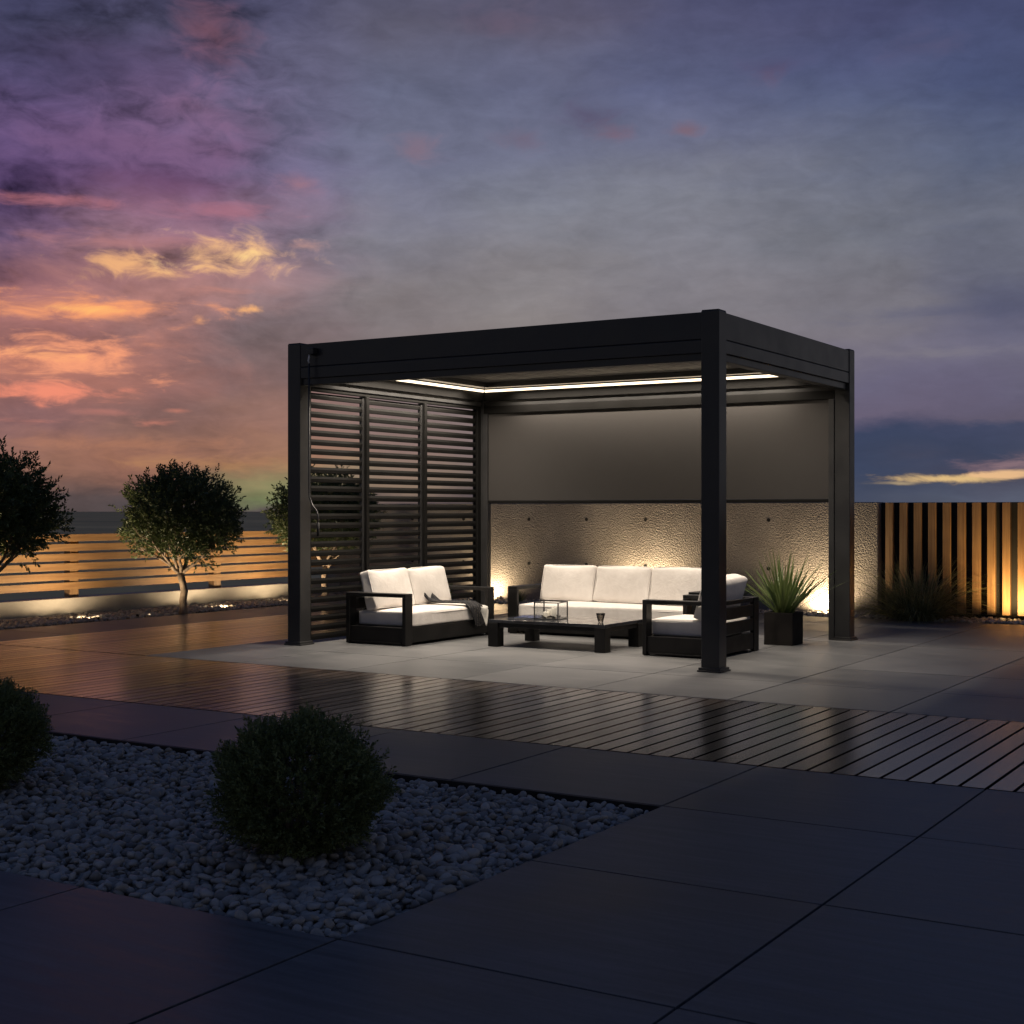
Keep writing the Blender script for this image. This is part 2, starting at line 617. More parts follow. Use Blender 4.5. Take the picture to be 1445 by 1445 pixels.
def pebbles(name, regions, mat, kind='stuff'):
    VV, FF, TT = [], [], []
    off = 0
    for (pts, size, sub, label) in regions:
        bv, bf = ico(sub)
        for p in pts:
            s = size * rng.lognormal(0, 0.30)
            bv_ = bv.copy()
            if sub > 1:
                for _ in range(7):
                    nn_ = rng.normal(0, 1, 3); nn_ /= np.linalg.norm(nn_)
                    ex_ = np.maximum(bv_ @ nn_ - rng.uniform(0.5, 0.85), 0)
                    bv_ = bv_ - 0.85 * ex_[:, None] * nn_
            s = min(s, size * 1.75)
            ax = np.array([1.0, rng.uniform(0.58, 0.9), rng.uniform(0.42, 0.68)]) * s
            v = bv_ * (1 + 0.09 * np.sin(bv @ rng.normal(0, 1.6, 3) + rng.uniform(0, 6)))[:, None] * ax
            a, b_, c = rng.uniform(0, 2 * PI), rng.normal(0, 0.33), rng.normal(0, 0.33)
            Rz = np.array([[math.cos(a), -math.sin(a), 0], [math.sin(a), math.cos(a), 0], [0, 0, 1]])
            Rx = np.array([[1, 0, 0], [0, math.cos(b_), -math.sin(b_)], [0, math.sin(b_), math.cos(b_)]])
            Ry = np.array([[math.cos(c), 0, math.sin(c)], [0, 1, 0], [-math.sin(c), 0, math.cos(c)]])
            v = v @ (Rz @ Ry @ Rx).T + np.array(p)
            VV.append(v)
            FF.append(bf + off)
            off += len(bv)
            TT.append(np.full(len(bv), rng.random()))
    me = np_mesh(name, np.vstack(VV), np.vstack(FF), np.concatenate(TT))
    o = link_mesh(name, me, mat, smooth=True)
    return o


LAMPS = [(-5.55, 5.70), (-3.40, 5.70), (-1.24, 5.70), (0.78, 5.60), (0.78, 5.68), (-7.36, -1.5), (-7.36, -0.2), (-7.36, 1.1), (-7.36, 3.1), (-7.36, 4.35), (-7.24, 1.60), (-7.24, 4.08)]
LAMPS += [(x_ - 0.07, y_) for x_, y_ in LAMPS if x_ < -7]


def scatter(x0, x1, y0, y1, z, step, jit, dz):
    out = []
    y = y0
    r = 0
    while y < y1:
        x = x0 + (step / 2 if r % 2 else 0)
        while x < x1:
            out.append((min(max(x + rng.normal(0, jit), x0), x1), min(max(y + rng.normal(0, jit), y0), y1), z + rng.uniform(-dz, dz)))
            if min(math.hypot(out[-1][0] - a_, out[-1][1] - b_) for a_, b_ in LAMPS) < 0.095: out.pop()
            x += step
        y += step * 0.8
        r += 1
    return out


bx0 = -4.8
A1 = scatter(bx0, BED_R - 0.025, BED_F + 0.03, BED_B - 0.04, -0.034, 0.031, 0.010, 0.006)
A2 = scatter(bx0, BED_R - 0.03, BED_F + 0.035, BED_B - 0.05, -0.017, 0.036, 0.013, 0.010)
o = pebbles('pebbles', [(A1, 0.0195, 1, ''), (A2, 0.0203, 2, '')], M['pebble'])
tag(o, 'pale river pebbles filling the sunken bed around the round bushes', 'pebbles', kind='stuff')
L1 = scatter(-7.98, -7.15, -4, 5.86, 0.0, 0.046, 0.013, 0.008)
o = pebbles('gravel', [(L1, 0.026, 1, '')], M['pebble'])
tag(o, 'gravel strip between the paving and the low rendered wall with trees', 'gravel', kind='stuff')
B1 = scatter(-7.0, 4.5, BACK + 0.02, 5.86, 0.002, 0.046, 0.013, 0.010)
o = pebbles('gravel', [(B1, 0.027, 1, '')], M['pebble'])
tag(o, 'gravel strip along the foot of the pitted concrete wall', 'gravel', kind='stuff')

# ------------------------------------------------------------------ pergola
PXL, PXR, PYF, PYB = -3.830, 0.045, 0.0, 2.94
PT = 0.135
ZT, ZB = 2.50, 2.213
per = empty('pergola', ((PXL + PXR) / 2, (PYF + PYB) / 2, 0))
tag(per, 'anthracite flat roofed pergola with lit edges, slatted side and grey blind', 'pergola')
ox, oy = per.location.x, per.location.y


class PM(MB):
    """boxes in world coordinates stored relative to the pergola empty"""
    def box(self, x0, x1, y0, y1, z0, z1):
        return MB.box(self, x0 - ox, x1 - ox, y0 - oy, y1 - oy, z0, z1)


for sx in (0, 1):
    for sy in (0, 1):
        x0 = PXR - PT if sx else PXL
        y0 = PYB - PT if sy else PYF
        p = PM().box(x0, x0 + PT, y0, y0 + PT, 0.012, ZT + 0.004)
        po = p.build('post', M['metal'], per, 0.006)
        bp = PM().box(x0 - 0.022, x0 + PT + 0.022, y0 - 0.022, y0 + PT + 0.022, 0.0005, 0.012)
        bp.box(x0 - 0.014, x0 + PT + 0.014, y0 - 0.014, y0 + PT + 0.014, 0.012, 0.030)
        bp.build('base_plate', M['metal'], po, 0.003)
        cp = PM().box(x0 + 0.004, x0 + PT - 0.004, y0 + 0.004, y0 + PT - 0.004, ZT + 0.0042, ZT + 0.010)
        cp.build('cap', M['metal'], po, 0.002)


def beam(x0, x1, y0, y1, horizontal):
    b = PM()
    zg = 2.305
    b.box(x0, x1, y0, y1, zg + 0.004, ZT - 0.004)          # upper fascia
    e = 0.004
    if horizontal:
        b.box(x0, x1, y0 + e, y1 - e, zg - 0.002, zg + 0.004)
        b.box(x0, x1, y0, y1, ZB, zg - 0.002)
        b.box(x0, x1, y0 + 0.020, y1 - 0.020, 2.160, ZB)
    else:
        b.box(x0 + e, x1 - e, y0, y1, zg - 0.002, zg + 0.004)
        b.box(x0, x1, y0, y1, ZB, zg - 0.002)
        b.box(x0 + 0.020, x1 - 0.020, y0, y1, 2.160, ZB)
    return b.build('beam', M['metal'], per, 0.003)


ins = 0.006
beam(PXL + PT, PXR - PT, PYF + ins, PYF + PT - 0.004, True)
beam(PXL + PT, PXR - PT, PYB - PT + 0.004, PYB - ins, True)
beam(PXL + ins, PXL + PT - 0.004, PYF + PT, PYB - PT, False)
beam(PXR - PT + 0.004, PXR - ins, PYF + PT, PYB - PT, False)

# inner gutter ring, LED strips, louvered roof
ix0, ix1, iy0, iy1 = PXL + PT, PXR - PT, PYF + PT, PYB - PT
gt = PM()
gz0, gz1, gw = 2.335, 2.43, 0.11
gt.box(ix0, ix1, iy0, iy0 + gw, gz0, gz1)
gt.box(ix0, ix1, iy1 - gw, iy1, gz0, gz1)
gt.box(ix0, ix0 + gw, iy0 + gw, iy1 - gw, gz0, gz1)
gt.box(ix1 - gw, ix1, iy0 + gw, iy1 - gw, gz0, gz1)
gt.build('gutter', M['metal'], per, 0.002)
for (x0, x1, y0, y1) in ((ix0, ix1, iy0 - 0.0035, iy0), (ix0, ix1, iy1, iy1 + 0.0035), (ix0 - 0.0035, ix0, iy0, iy1), (ix1, ix1 + 0.0035, iy0, iy1)):
    PM().box(x0, x1, y0, y1, 2.2145, 2.334).build('added_dark_liner', M['louver'], per)  # added near-black boards, darken beam insides the lamps would overlight
led_h = 0.022
for (x0, x1, y0, y1) in ((ix0 + 0.02, ix1 - 0.02, iy0 + 0.002, iy0 + 0.014), (ix0 + 0.02, ix1 - 0.02, iy1 - 0.014, iy1 - 0.002),
                         (ix0 + 0.002, ix0 + 0.014, iy0 + 0.02, iy1 - 0.02), (ix1 - 0.014, ix1 - 0.002, iy0 + 0.02, iy1 - 0.02)):
    ls = PM().box(x0, x1, y0, y1, 2.300, 2.300 + led_h).build('led_strip', M['led'], per)
    ld = bpy.data.lights.new('led_lamp', 'AREA')
    ld.shape = 'RECTANGLE'
    ld.size, ld.size_y = max(x1 - x0 - 0.7, 0.016), max(y1 - y0 - 0.7, 0.016)
    ld.energy = 15.5 * max(x1 - x0, y1 - y0) * (0.62 if y0 > 1 and x1 - x0 > 1 else 0.6 if x0 > -1 else 1.0)
    ld.color = (1.0, 0.86, 0.70)
    ld.spread = R(134)
    lo_ = bpy.data.objects.new('led_lamp', ld)
    lo_.parent = per
    lx, ly = (x0 + x1) / 2 - ox, (y0 + y1) / 2 - oy
    if x1 - x0 > y1 - y0: ly -= math.copysign(0.105, ly)
    else: lx -= math.copysign(0.105, lx)
    lo_.location = (lx, ly, 2.331)
    COL.objects.link(lo_)
rl = PM()
x = ix0 + gw + 0.004
while x < ix1 - gw - 0.02:
    x1 = min(x + 0.205, ix1 - gw - 0.004)
    rl.box(x, x1 - 0.008, iy0 + gw + 0.002, iy1 - gw - 0.002, 2.385, 2.41)
    rl.box(x + 0.02, x1 + 0.0, iy0 + gw + 0.002, iy1 - gw - 0.002, 2.412, 2.425)
    x = x1
rl.build('louvered_roof', M['roof'], per, 0.003)

# slatted side screen (left side)
SX = PXL + 0.07
side = empty('side_screen')
side.parent = per
ST = [PYF + PT + 0.03, 0.945, 1.835, PYB - PT - 0.02]
zs0, zs1 = 0.023, 2.126
for n_ in range(3):
    ya, yb = ST[n_], ST[n_ + 1]
    sl = PM()
    pitch, bl = 0.0785, 0.051
    z = zs0
    m = MB()
    while z + bl < zs1:
        # lens-like blade profile in X-Z, extruded along Y
        prof = [(SX - 0.012 - ox, z + bl * 0.45), (SX - 0.006 - ox, z + bl * 0.95), (SX + 0.005 - ox, z + bl), (SX + 0.011 - ox, z + bl * 0.6),
                (SX + 0.009 - ox, z + bl * 0.08), (SX - 0.004 - ox, z)]
        m.prism([(p, q) for p, q in prof], 'y', ya + 0.022 - oy, yb - 0.040 - oy)
        z += pitch
    m.build('louver_panel', M['louver'], side)
for y in ST[1:3]:
    PM().box(SX + 0.018, SX + 0.045, y - 0.02, y + 0.022, 0.03, zs1).build('upright', M['louver'], side, 0.003)
    PM().box(SX - 0.02, SX + 0.016, y - 0.042, y + 0.020, 0.03, zs1).build('upright', M['metal'], side, 0.002)
PM().box(SX - 0.02, SX + 0.03, PYF + PT, ST[0] + 0.02, 0.0015, 2.158).build('guide_rail', M['louver'], side, 0.003)
PM().box(SX - 0.02, SX + 0.03, ST[3] - 0.038, PYB - PT, 0.0015, 2.158).build('guide_rail', M['louver'], side, 0.003)

PM().box(SX - 0.018, SX + 0.030, ST[0] + 0.021, ST[3] - 0.039, 2.128, 2.1585).build('top_rail', M['louver'], side, 0.003)

# roller blind at the back
bl_ = empty('roller_blind')
bl_.parent = per
yb = iy1 + 0.013
PM().box(ix0 + 0.0, ix1 - 0.0, iy1 - 0.004, iy1 + 0.009, 2.085, 2.159).build('cassette', M['louver'], bl_, 0.002)
fb = PM().box(ix0 + 0.05, ix1 - 0.05, yb - 0.002, yb + 0.002, 1.222, 2.150)
fb.build('blind_fabric', M['fabric'], bl_)
PM().box(ix0 + 0.045, ix1 - 0.045, yb - 0.011, yb + 0.011, 1.190, 1.2215).build('bottom_bar', M['louver'], bl_, 0.004)
for xa, xb in ((ix0, ix0 + 0.048), (ix1 - 0.048, ix1)):
    r_ = PM()
    r_.box(xa, xb, yb - 0.028, yb - 0.004, 0.0015, 2.084)
    r_.box(xa, xb, yb + 0.004, yb + 0.028, 0.0015, 2.084)
    r_.build('guide_rail', M['metal'], bl_, 0.002)

# gearbox on the front beam and hanging crank
gx = -3.56
PM().box(gx - 0.02, gx + 0.045, PYF - 0.055, PYF + ins - 0.001, 2.40, 2.455).build('gearbox', M['metal'], per, 0.005)
cr = empty('winding_crank', (gx - 0.005, PYF - 0.04, 2.40))
tag(cr, 'thin black winding crank with steel hook hanging by the slatted side', 'crank')
MB().tube([(0, 0, 0.02), (0, 0, -0.02), (-0.004, -0.006, -0.05), (0, 0, -0.075)], [0.006, 0.008, 0.007, 0.007], 8).build('hook', M['steel'], cr, smooth=True)
pts = [(0, 0, -0.07), (0, 0, -1.10), (0.005, -0.002, -1.17), (0.045, -0.01, -1.24), (0.10, -0.02, -1.29), (0.115, -0.024, -1.34), (0.115, -0.024, -1.40)]
MB().tube(pts, 0.0075, 8).build('rod', M['metal'], cr, smooth=True)
MB().tube([(0.115, -0.024, -1.38), (0.115, -0.024, -1.49)], 0.012, 10).build('grip', M['backing'], cr, smooth=True)

# ------------------------------------------------------------------ lounge furniture
def cushion_bm(sx, sy, sz, r, puff, seed=0, n=14):
    """rounded, puffed cushion centred on the origin; puff bulges the +-z faces"""
    import bmesh
    bm = bmesh.new()
    bmesh.ops.create_cube(bm, size=2)
    bmesh.ops.subdivide_edges(bm, edges=bm.edges[:], cuts=n, use_grid_fill=True)
    h = Vector((sx / 2, sy / 2, sz / 2))
    rs = random.Random(seed)
    ph = [rs.uniform(0, 6) for _ in range(6)]
    for v in bm.verts:
        a, b, c = v.co
        p = Vector((math.copysign(abs(a) ** 0.8, a) * h.x, math.copysign(abs(b) ** 0.8, b) * h.y, c * h.z))
        core = Vector((max(-h.x + r, min(h.x - r, p.x)), max(-h.y + r, min(h.y - r, p.y)), max(-h.z + r, min(h.z - r, p.z))))
        d = p - core
        if d.length > 1e-9:
            p = core + d.normalized() * min(r, d.length if d.length < r else r)
        bul = (1 - a * a) * (1 - b * b)
        p.z += puff * bul * (c) + 0.004 * math.sin(a * 3 + ph[0]) * math.sin(b * 2.5 + ph[1]) * (1 if c > 0 else 0.4)
        p.x += 0.006 * math.sin(b * 3.1 + ph[2]) * a
        p.y += 0.006 * math.sin(a * 3.3 + ph[3]) * b
        v.co = p
    me = bpy.data.meshes.new('cushion')
    bm.to_mesh(me)
    bm.free()
    return me


def piping(sx, sy, r, z, puffy=0.0):
    pts = []
    for k in range(41):
        a = 2 * PI * k / 40
        cx = math.copysign(min(1, abs(math.cos(a)) * 1.35), math.cos(a))
        cy = math.copysign(min(1, abs(math.sin(a)) * 1.35), math.sin(a))
        pts.append((cx * (sx / 2 - 0.003), cy * (sy / 2 - 0.003), z))
    return MB().tube(pts, 0.0045, 6, cap=False)


def lounge(name, W, D, nb, label, cat, loc, rz, group=None):
    """origin at the middle of the footprint; front towards -y"""
    t = empty(name, loc, rz)
    tag(t, label, cat, group)
    hw, hd = W / 2, D / 2
    aw, pt = 0.10, 0.035
    AH = 0.43
    wood = M['blackwood']
    b = MB()
    b.box(-hw + aw, hw - aw, -hd + 0.006, -hd + 0.036, 0.025, 0.150)      # front rail
    b.box(-hw + aw, hw - aw, hd - 0.034, hd - 0.006, 0.025, 0.150)
    b.box(-hw + 0.012, -hw + aw - 0.004, -hd + pt, hd - pt, 0.025, 0.150)
    b.box(hw - aw + 0.004, hw - 0.012, -hd + pt, hd - pt, 0.025, 0.150)
    b.box(-hw + aw, hw - aw, -hd + 0.036, hd - 0.034, 0.128, 0.146)       # seat deck
    b.box(-hw + 0.004, hw - 0.004, -hd + 0.05, hd - 0.05, 0.012, 0.0245)   # shadow plinth
    b.build('base', wood, t, 0.003)
    for s in (-1, 1):
        x0 = -hw if s < 0 else hw - aw
        ar = MB()
        ar.box(x0, x0 + aw, -hd, -hd + pt, 0.006, AH - 0.030)
        ar.box(x0, x0 + aw, hd - pt, hd, 0.006, AH - 0.030)
        ar.box(x0, x0 + aw, -hd, hd, AH - 0.0298, AH)
        ar.build('arm', wood, t, 0.003)
        for yy in (-hd + pt / 2, hd - pt / 2):
            MB().box(x0 + 0.02, x0 + aw - 0.02, yy - 0.014, yy + 0.014, 0.0, 0.0058).build('foot', M['lens_body'], t)
    bk = MB()
    for z0, z1 in ((0.170, 0.262), (0.285, 0.375), (0.396, 0.428)):
        bk.box(-hw + aw + 0.002, hw - aw - 0.002, hd - 0.030, hd - 0.006, z0, z1)
    bk.build('back_slats', wood, t, 0.003)
    iw = W - 2 * aw - 0.012
    sd = D - 0.055
    me = cushion_bm(iw, sd, 0.125, 0.022, 0.012, seed=int(W * 100))
    c = link_mesh('seat_cushion', me, M['cushion'], t, smooth=True)
    c.location = (0, -0.022, 0.148 + 0.0655)
    piping(iw, sd, 0.02, 0.040).build('piping', M['cushion'], c, smooth=True)
    bw = iw / nb
    for q in range(nb):
        me = cushion_bm(bw - 0.008, 0.335, 0.115, 0.024, 0.024, seed=int(W * 100) + q * 7 + 3)
        c = link_mesh('back_cushion', me, M['cushion'], t, smooth=True)
        c.location = (-iw / 2 + bw * (q + 0.5), hd - 0.030 - 0.115, 0.276 + 0.165)
        c.rotation_euler = (R(90 - 16), 0, random.uniform(-0.015, 0.015))
        piping(bw - 0.008, 0.335, 0.02, 0.046).build('piping', M['cushion'], c, smooth=True)
    return t


so1 = lounge('sofa', 1.36, 0.62, 2, 'two seat black framed sofa with white cushions and a dark throw, before the slatted side', 'sofa',
             (-3.205, 1.06, 0), R(90))
so2 = lounge('sofa', 1.90, 0.62, 3, 'long three seat black framed sofa with white cushions, along the concrete wall', 'sofa',
             (-1.905, 2.215, 0), 0)
ch = lounge('armchair', 0.84, 0.62, 1, 'single black framed armchair with white cushions, back turned beside the corner post', 'armchair',
            (-0.615, 1.19, 0), R(-90))

# throw on the two-seater
def throw():
    nu, nv = 46, 22
    path = [(-3.30, 0.305), (-3.22, 0.296), (-3.12, 0.290), (-3.02, 0.290), (-2.93, 0.288), (-2.899, 0.276), (-2.888, 0.25), (-2.883, 0.20), (-2.882, 0.15), (-2.881, 0.10)]
    P = np.array(path)
    d = np.r_[0, np.cumsum(np.hypot(*(P[1:] - P[:-1]).T))]
    V = []
    for i in range(nu):
        s = i / (nu - 1)
        L = d[-1] * s
        for j in range(nv):
            t_ = j / (nv - 1)
            cut = 1.0 - 0.30 * (1 - abs(2 * t_ - 0.9)) * 0 - 0.28 * (t_ < 0.35) * (0.35 - t_) / 0.35
            LL = min(L, d[-1]) * cut
            x = np.interp(LL, d, P[:, 0]); z = np.interp(LL, d, P[:, 1])
            wdt = 0.16 + 0.22 * s
            y = 1.235 + 0.19 * min(1, s * 1.25) + (t_ - 0.5) * wdt * 0.7
            fold = math.sin(t_ * 17 + s * 3) * 0.5 + math.sin(t_ * 29 - s * 5) * 0.3
            amp = 0.013 + 0.012 * (1 - s)
            flat = 1 if LL < 0.38 else 0
            if flat:
                z += abs(fold) * amp + 0.010
            else:
                x += 0.012 + abs(fold) * amp
                z += 0.006 * math.sin(t_ * 9)
            if s < 0.16:
                z += (0.16 - s) * 0.5 * (0.5 + 0.5 * math.sin(t_ * 7 + 1))
            V.append((x, y, z))
    F = []
    for i in range(nu - 1):
        for j in range(nv - 1):
            a = i * nv + j
            F.append((a, a + 1, a + nv + 1, a + nv))
    return np.array(V), np.array(F)


V, F = throw()
thr = empty('throw_blanket', (-3.05, 1.5, 0.15))
tag(thr, 'dark patterned throw trailing over the seat front of the two seat sofa', 'blanket')
lo = np.array(thr.location)
o = link_mesh('cloth', np_mesh('cloth', V - lo, F), M['throw'], thr, smooth=True)
sd_ = o.modifiers.new('thick', 'SOLIDIFY'); sd_.thickness = 0.006
# turned-over pale corner at the front
VV, FF = [], []
nn = 9
for i in range(nn):
    for j in range(nn):
        a, b = i / (nn - 1), j / (nn - 1)
        y = 1.385 + 0.10 * b + 0.02 * a
        z = 0.272 - 0.185 * a * (1 - 0.75 * abs(2 * b - 0.9))
        x = -2.812 + 0.014 * math.sin(b * 3.1) + 0.006 * math.sin(a * 7)
        VV.append((x, y, z))
for i in range(nn - 1):
    for j in range(nn - 1):
        a = i * nn + j
        FF.append((a, a + 1, a + nn + 1, a + nn))
o = link_mesh('lining', np_mesh('lining', np.array(VV) - lo, np.array(FF)), M['throw_light'], thr, smooth=True)
sd_ = o.modifiers.new('thick', 'SOLIDIFY'); sd_.thickness = 0.005

# coffee table
TX0, TX1, TY0, TY1, TZ = -2.34, -1.25, 0.77, 1.45, 0.222
tb = empty('coffee_table', ((TX0 + TX1) / 2, (TY0 + TY1) / 2, 0))
tag(tb, 'low black coffee table with thick legs and glossy slate top', 'coffee table')
hx, hy = (TX1 - TX0) / 2, (TY1 - TY0) / 2
MB().box(-hx + 0.004, hx - 0.004, -hy + 0.004, hy - 0.004, TZ - 0.026, TZ).build('table_top', M['slate'], tb, 0.003)
a = MB()
a.box(-hx + 0.10, hx - 0.10, -hy + 0.012, -hy + 0.036, TZ - 0.062, TZ - 0.0265)
a.box(-hx + 0.10, hx - 0.10, hy - 0.036, hy - 0.012, TZ - 0.062, TZ - 0.0265)
a.box(-hx + 0.012, -hx + 0.036, -hy + 0.10, hy - 0.10, TZ - 0.062, TZ - 0.0265)
a.box(hx - 0.036, hx - 0.012, -hy + 0.10, hy - 0.10, TZ - 0.062, TZ - 0.0265)
a.build('apron', M['blackwood'], tb, 0.002)
for sx in (-1, 1):
    for sy in (-1, 1):
        x0 = -hx if sx < 0 else hx - 0.095
        y0 = -hy if sy < 0 else hy - 0.095
        MB().box(x0, x0 + 0.095, y0, y0 + 0.095, 0.0, TZ - 0.0264).build('leg', M['blackwood'], tb, 0.003)

# lantern box on the table
LX, LY = -1.93, 1.10
ln = empty('lantern', (LX, LY, TZ), R(8))
tag(ln, 'square black wire lantern with clear glass sides on the coffee table', 'lantern')
hs, hh = 0.105, 0.135
f = MB()
bt = 0.0042
for sx in (-1, 1):
    for sy in (-1, 1):
        f.box(sx * hs - bt, sx * hs + bt, sy * hs - bt, sy * hs + bt, 0.006, hh)
for z0 in (0.0, hh):
    for s in (-1, 1):
        f.box(-hs - bt, hs + bt, s * hs - bt, s * hs + bt, z0, z0 + 0.008)
        f.box(s * hs - bt, s * hs + bt, -hs + bt, hs - bt, z0, z0 + 0.008)
f.build('frame', M['metal'], ln)
MB().box(-hs + bt, hs - bt, -hs + bt, hs - bt, 0.0005, 0.005).build('base_plate', M['metal'], ln)
for s in (-1, 1):
    MB().box(-hs + bt, hs - bt, s * hs - 0.001, s * hs + 0.001, 0.009, hh - 0.001).build('pane', M['glass'], ln)
    MB().box(s * hs - 0.001, s * hs + 0.001, -hs + bt, hs - bt, 0.009, hh - 0.001).build('pane', M['glass'], ln)
for (x, y, r, h_, lab) in ((0.045, -0.03, 0.021, 0.088, 'tall white pillar candle inside the wire lantern'),
                           (-0.03, -0.025, 0.024, 0.052, 'short wide white candle inside the wire lantern'),
                           (-0.045, 0.05, 0.021, 0.066, 'medium white candle at the back of the wire lantern')):
    c_ = empty('candle', (LX + x, LY + y, TZ + 0.0055))
    tag(c_, lab, 'candle', 'candles in the lantern')
    MB().lathe([(r * 0.97, 0), (r, 0.003), (r, h_ - 0.003), (r * 0.93, h_), (r * 0.6, h_ - 0.004), (0.002, h_ - 0.005)], 24).build('wax', M['wax'], c_, smooth=True)
    MB().tube([(0, 0, h_ - 0.006), (0.001, 0, h_ + 0.004), (0.003, 0, h_ + 0.010)], 0.0012, 6).build('wick', M['wick'], c_)
dw = MB()
for i_ in range(5):
    a_ = i_ * 1.2
    dw.tube([(0.075 * math.cos(a_ + t_ * 0.5), 0.075 * math.sin(a_ + t_ * 0.5), 0.012 + 0.008 * math.sin(t_ * 2.2)) for t_ in (0, 0.7, 1.4, 2.1)],
            [0.004, 0.008, 0.007, 0.003], 7)
o = dw.build('driftwood', M['driftwood'], None, smooth=True)
o.location = (LX, LY, TZ + 0.006)
tag(o, 'dark driftwood pieces lying around the candles in the lantern', 'driftwood')

# cup
cu = MB()
cu.lathe([(0.016, 0.0), (0.020, 0.004), (0.026, 0.025), (0.034, 0.055), (0.037, 0.072), (0.0355, 0.073), (0.032, 0.055), (0.024, 0.026), (0.016, 0.012), (0.001, 0.010)], 28)
o = cu.build('cup', M['cup'], None, smooth=True)
o.location = (-1.40, 0.98, TZ + 0.0005)
tag(o, 'small tapered smoky glass cup near the table corner', 'cup')
mg = empty('magazine', (-2.14, 1.12, TZ + 0.0005), R(14))
tag(mg, 'closed blue magazine lying flat left of the lantern on the table', 'magazine')
MB().box(-0.10, 0.10, -0.14, 0.14, 0.0, 0.006).build('pages', M['pages'], mg)
MB().box(-0.102, 0.102, -0.142, 0.142, 0.0062, 0.0075).build('cover', M['paper'], mg)

# ------------------------------------------------------------------ concrete wall
WY = 5.90
WX0, WX1, WH = -8.26, -0.66, 1.212
wl = empty('concrete_wall', ((WX0 + WX1) / 2, WY, 0))
tag(wl, 'warm lit pitted concrete wall with tie holes behind the pergola', 'wall')
wb = MB().box(WX0, WX1, WY, WY + 0.22, -0.15, WH)
wb.v = [(a_ - wl.location.x, b_ - WY, c_) for a_, b_, c_ in wb.v]
wb.build('wall_panel', M['concrete'], wl, 0.008)
for xh in (-7.6, -6.8, -6.0, -5.03, -4.22, -3.43, -2.66, -1.90, -1.14):
    for zh in (1.015, 0.470):
        th_ = MB().lathe([(0.021, -0.004), (0.021, 0.0015), (0.019, 0.002), (0.017, 0.001), (0.002, 0.0005)], 20)
        o = th_.build('tie_hole_shade_disc', M['backing'], wl, smooth=False)  # black disc on the wall face, stands in for the hole's shade
        o.location = (xh - wl.location.x, -0.001, zh)
        o.rotation_euler = (R(90), 0, 0)

# ------------------------------------------------------------------ vertical batten fence on the right
fr = empty('batten_fence', (1.0, WY, 0))
tag(fr, 'tall fence of upright wooden battens on dark backing, right of the concrete wall', 'fence')
bx = MB().box(-0.655 - 1.0, 5.6 - 1.0, 0.11, 0.14, -0.15, WH - 0.004)
bx.build('backing_board', M['backing'], fr)
MB().box(-0.655 - 1.0, 5.6 - 1.0, 0.065, 0.1095, 0.0, 0.045).build('bottom_rail', M['backing'], fr)
xx = -0.655 + 0.075
while xx < 5.5:
    b_ = MB().box(xx - 1.0, xx + 0.078 - 1.0, 0.0, 0.064, 0.047, WH - 0.006)
    o = b_.build('batten', M['fencewood_v'], fr, 0.003)
    xx += 0.151
# ------------------------------------------------------------------ low wall and slat fence on the left
lw = MB().box(-8.26, -8.0, -14, 5.895, -0.15, 0.186)
o = lw.build('low_wall', M['lowwall'], None, 0.006)
tag(o, 'long low pale rendered wall under the horizontal slat fence', 'wall')
sf = empty('slat_fence', (-8.1, 0, 0.186))
tag(sf, 'low fence of horizontal orange lit boards along the left edge', 'fence')
bd = []
for q in range(6):
    z1 = 0.866 - 0.1035 * q - 0.186
    o = MB().box(0.0, 0.02, -14, 5.89, z1 - 0.078, z1).build('board', M['fencewood_h'], sf, 0.002)
for q in range(-6, 6):
    yy = 1.46 + 2.2 * q
    if yy < 5.8:
        MB().box(-0.092, -0.002, yy - 0.06, yy + 0.06, 0.0005, 0.676).build('post', M['fencewood_v'], sf, 0.003)

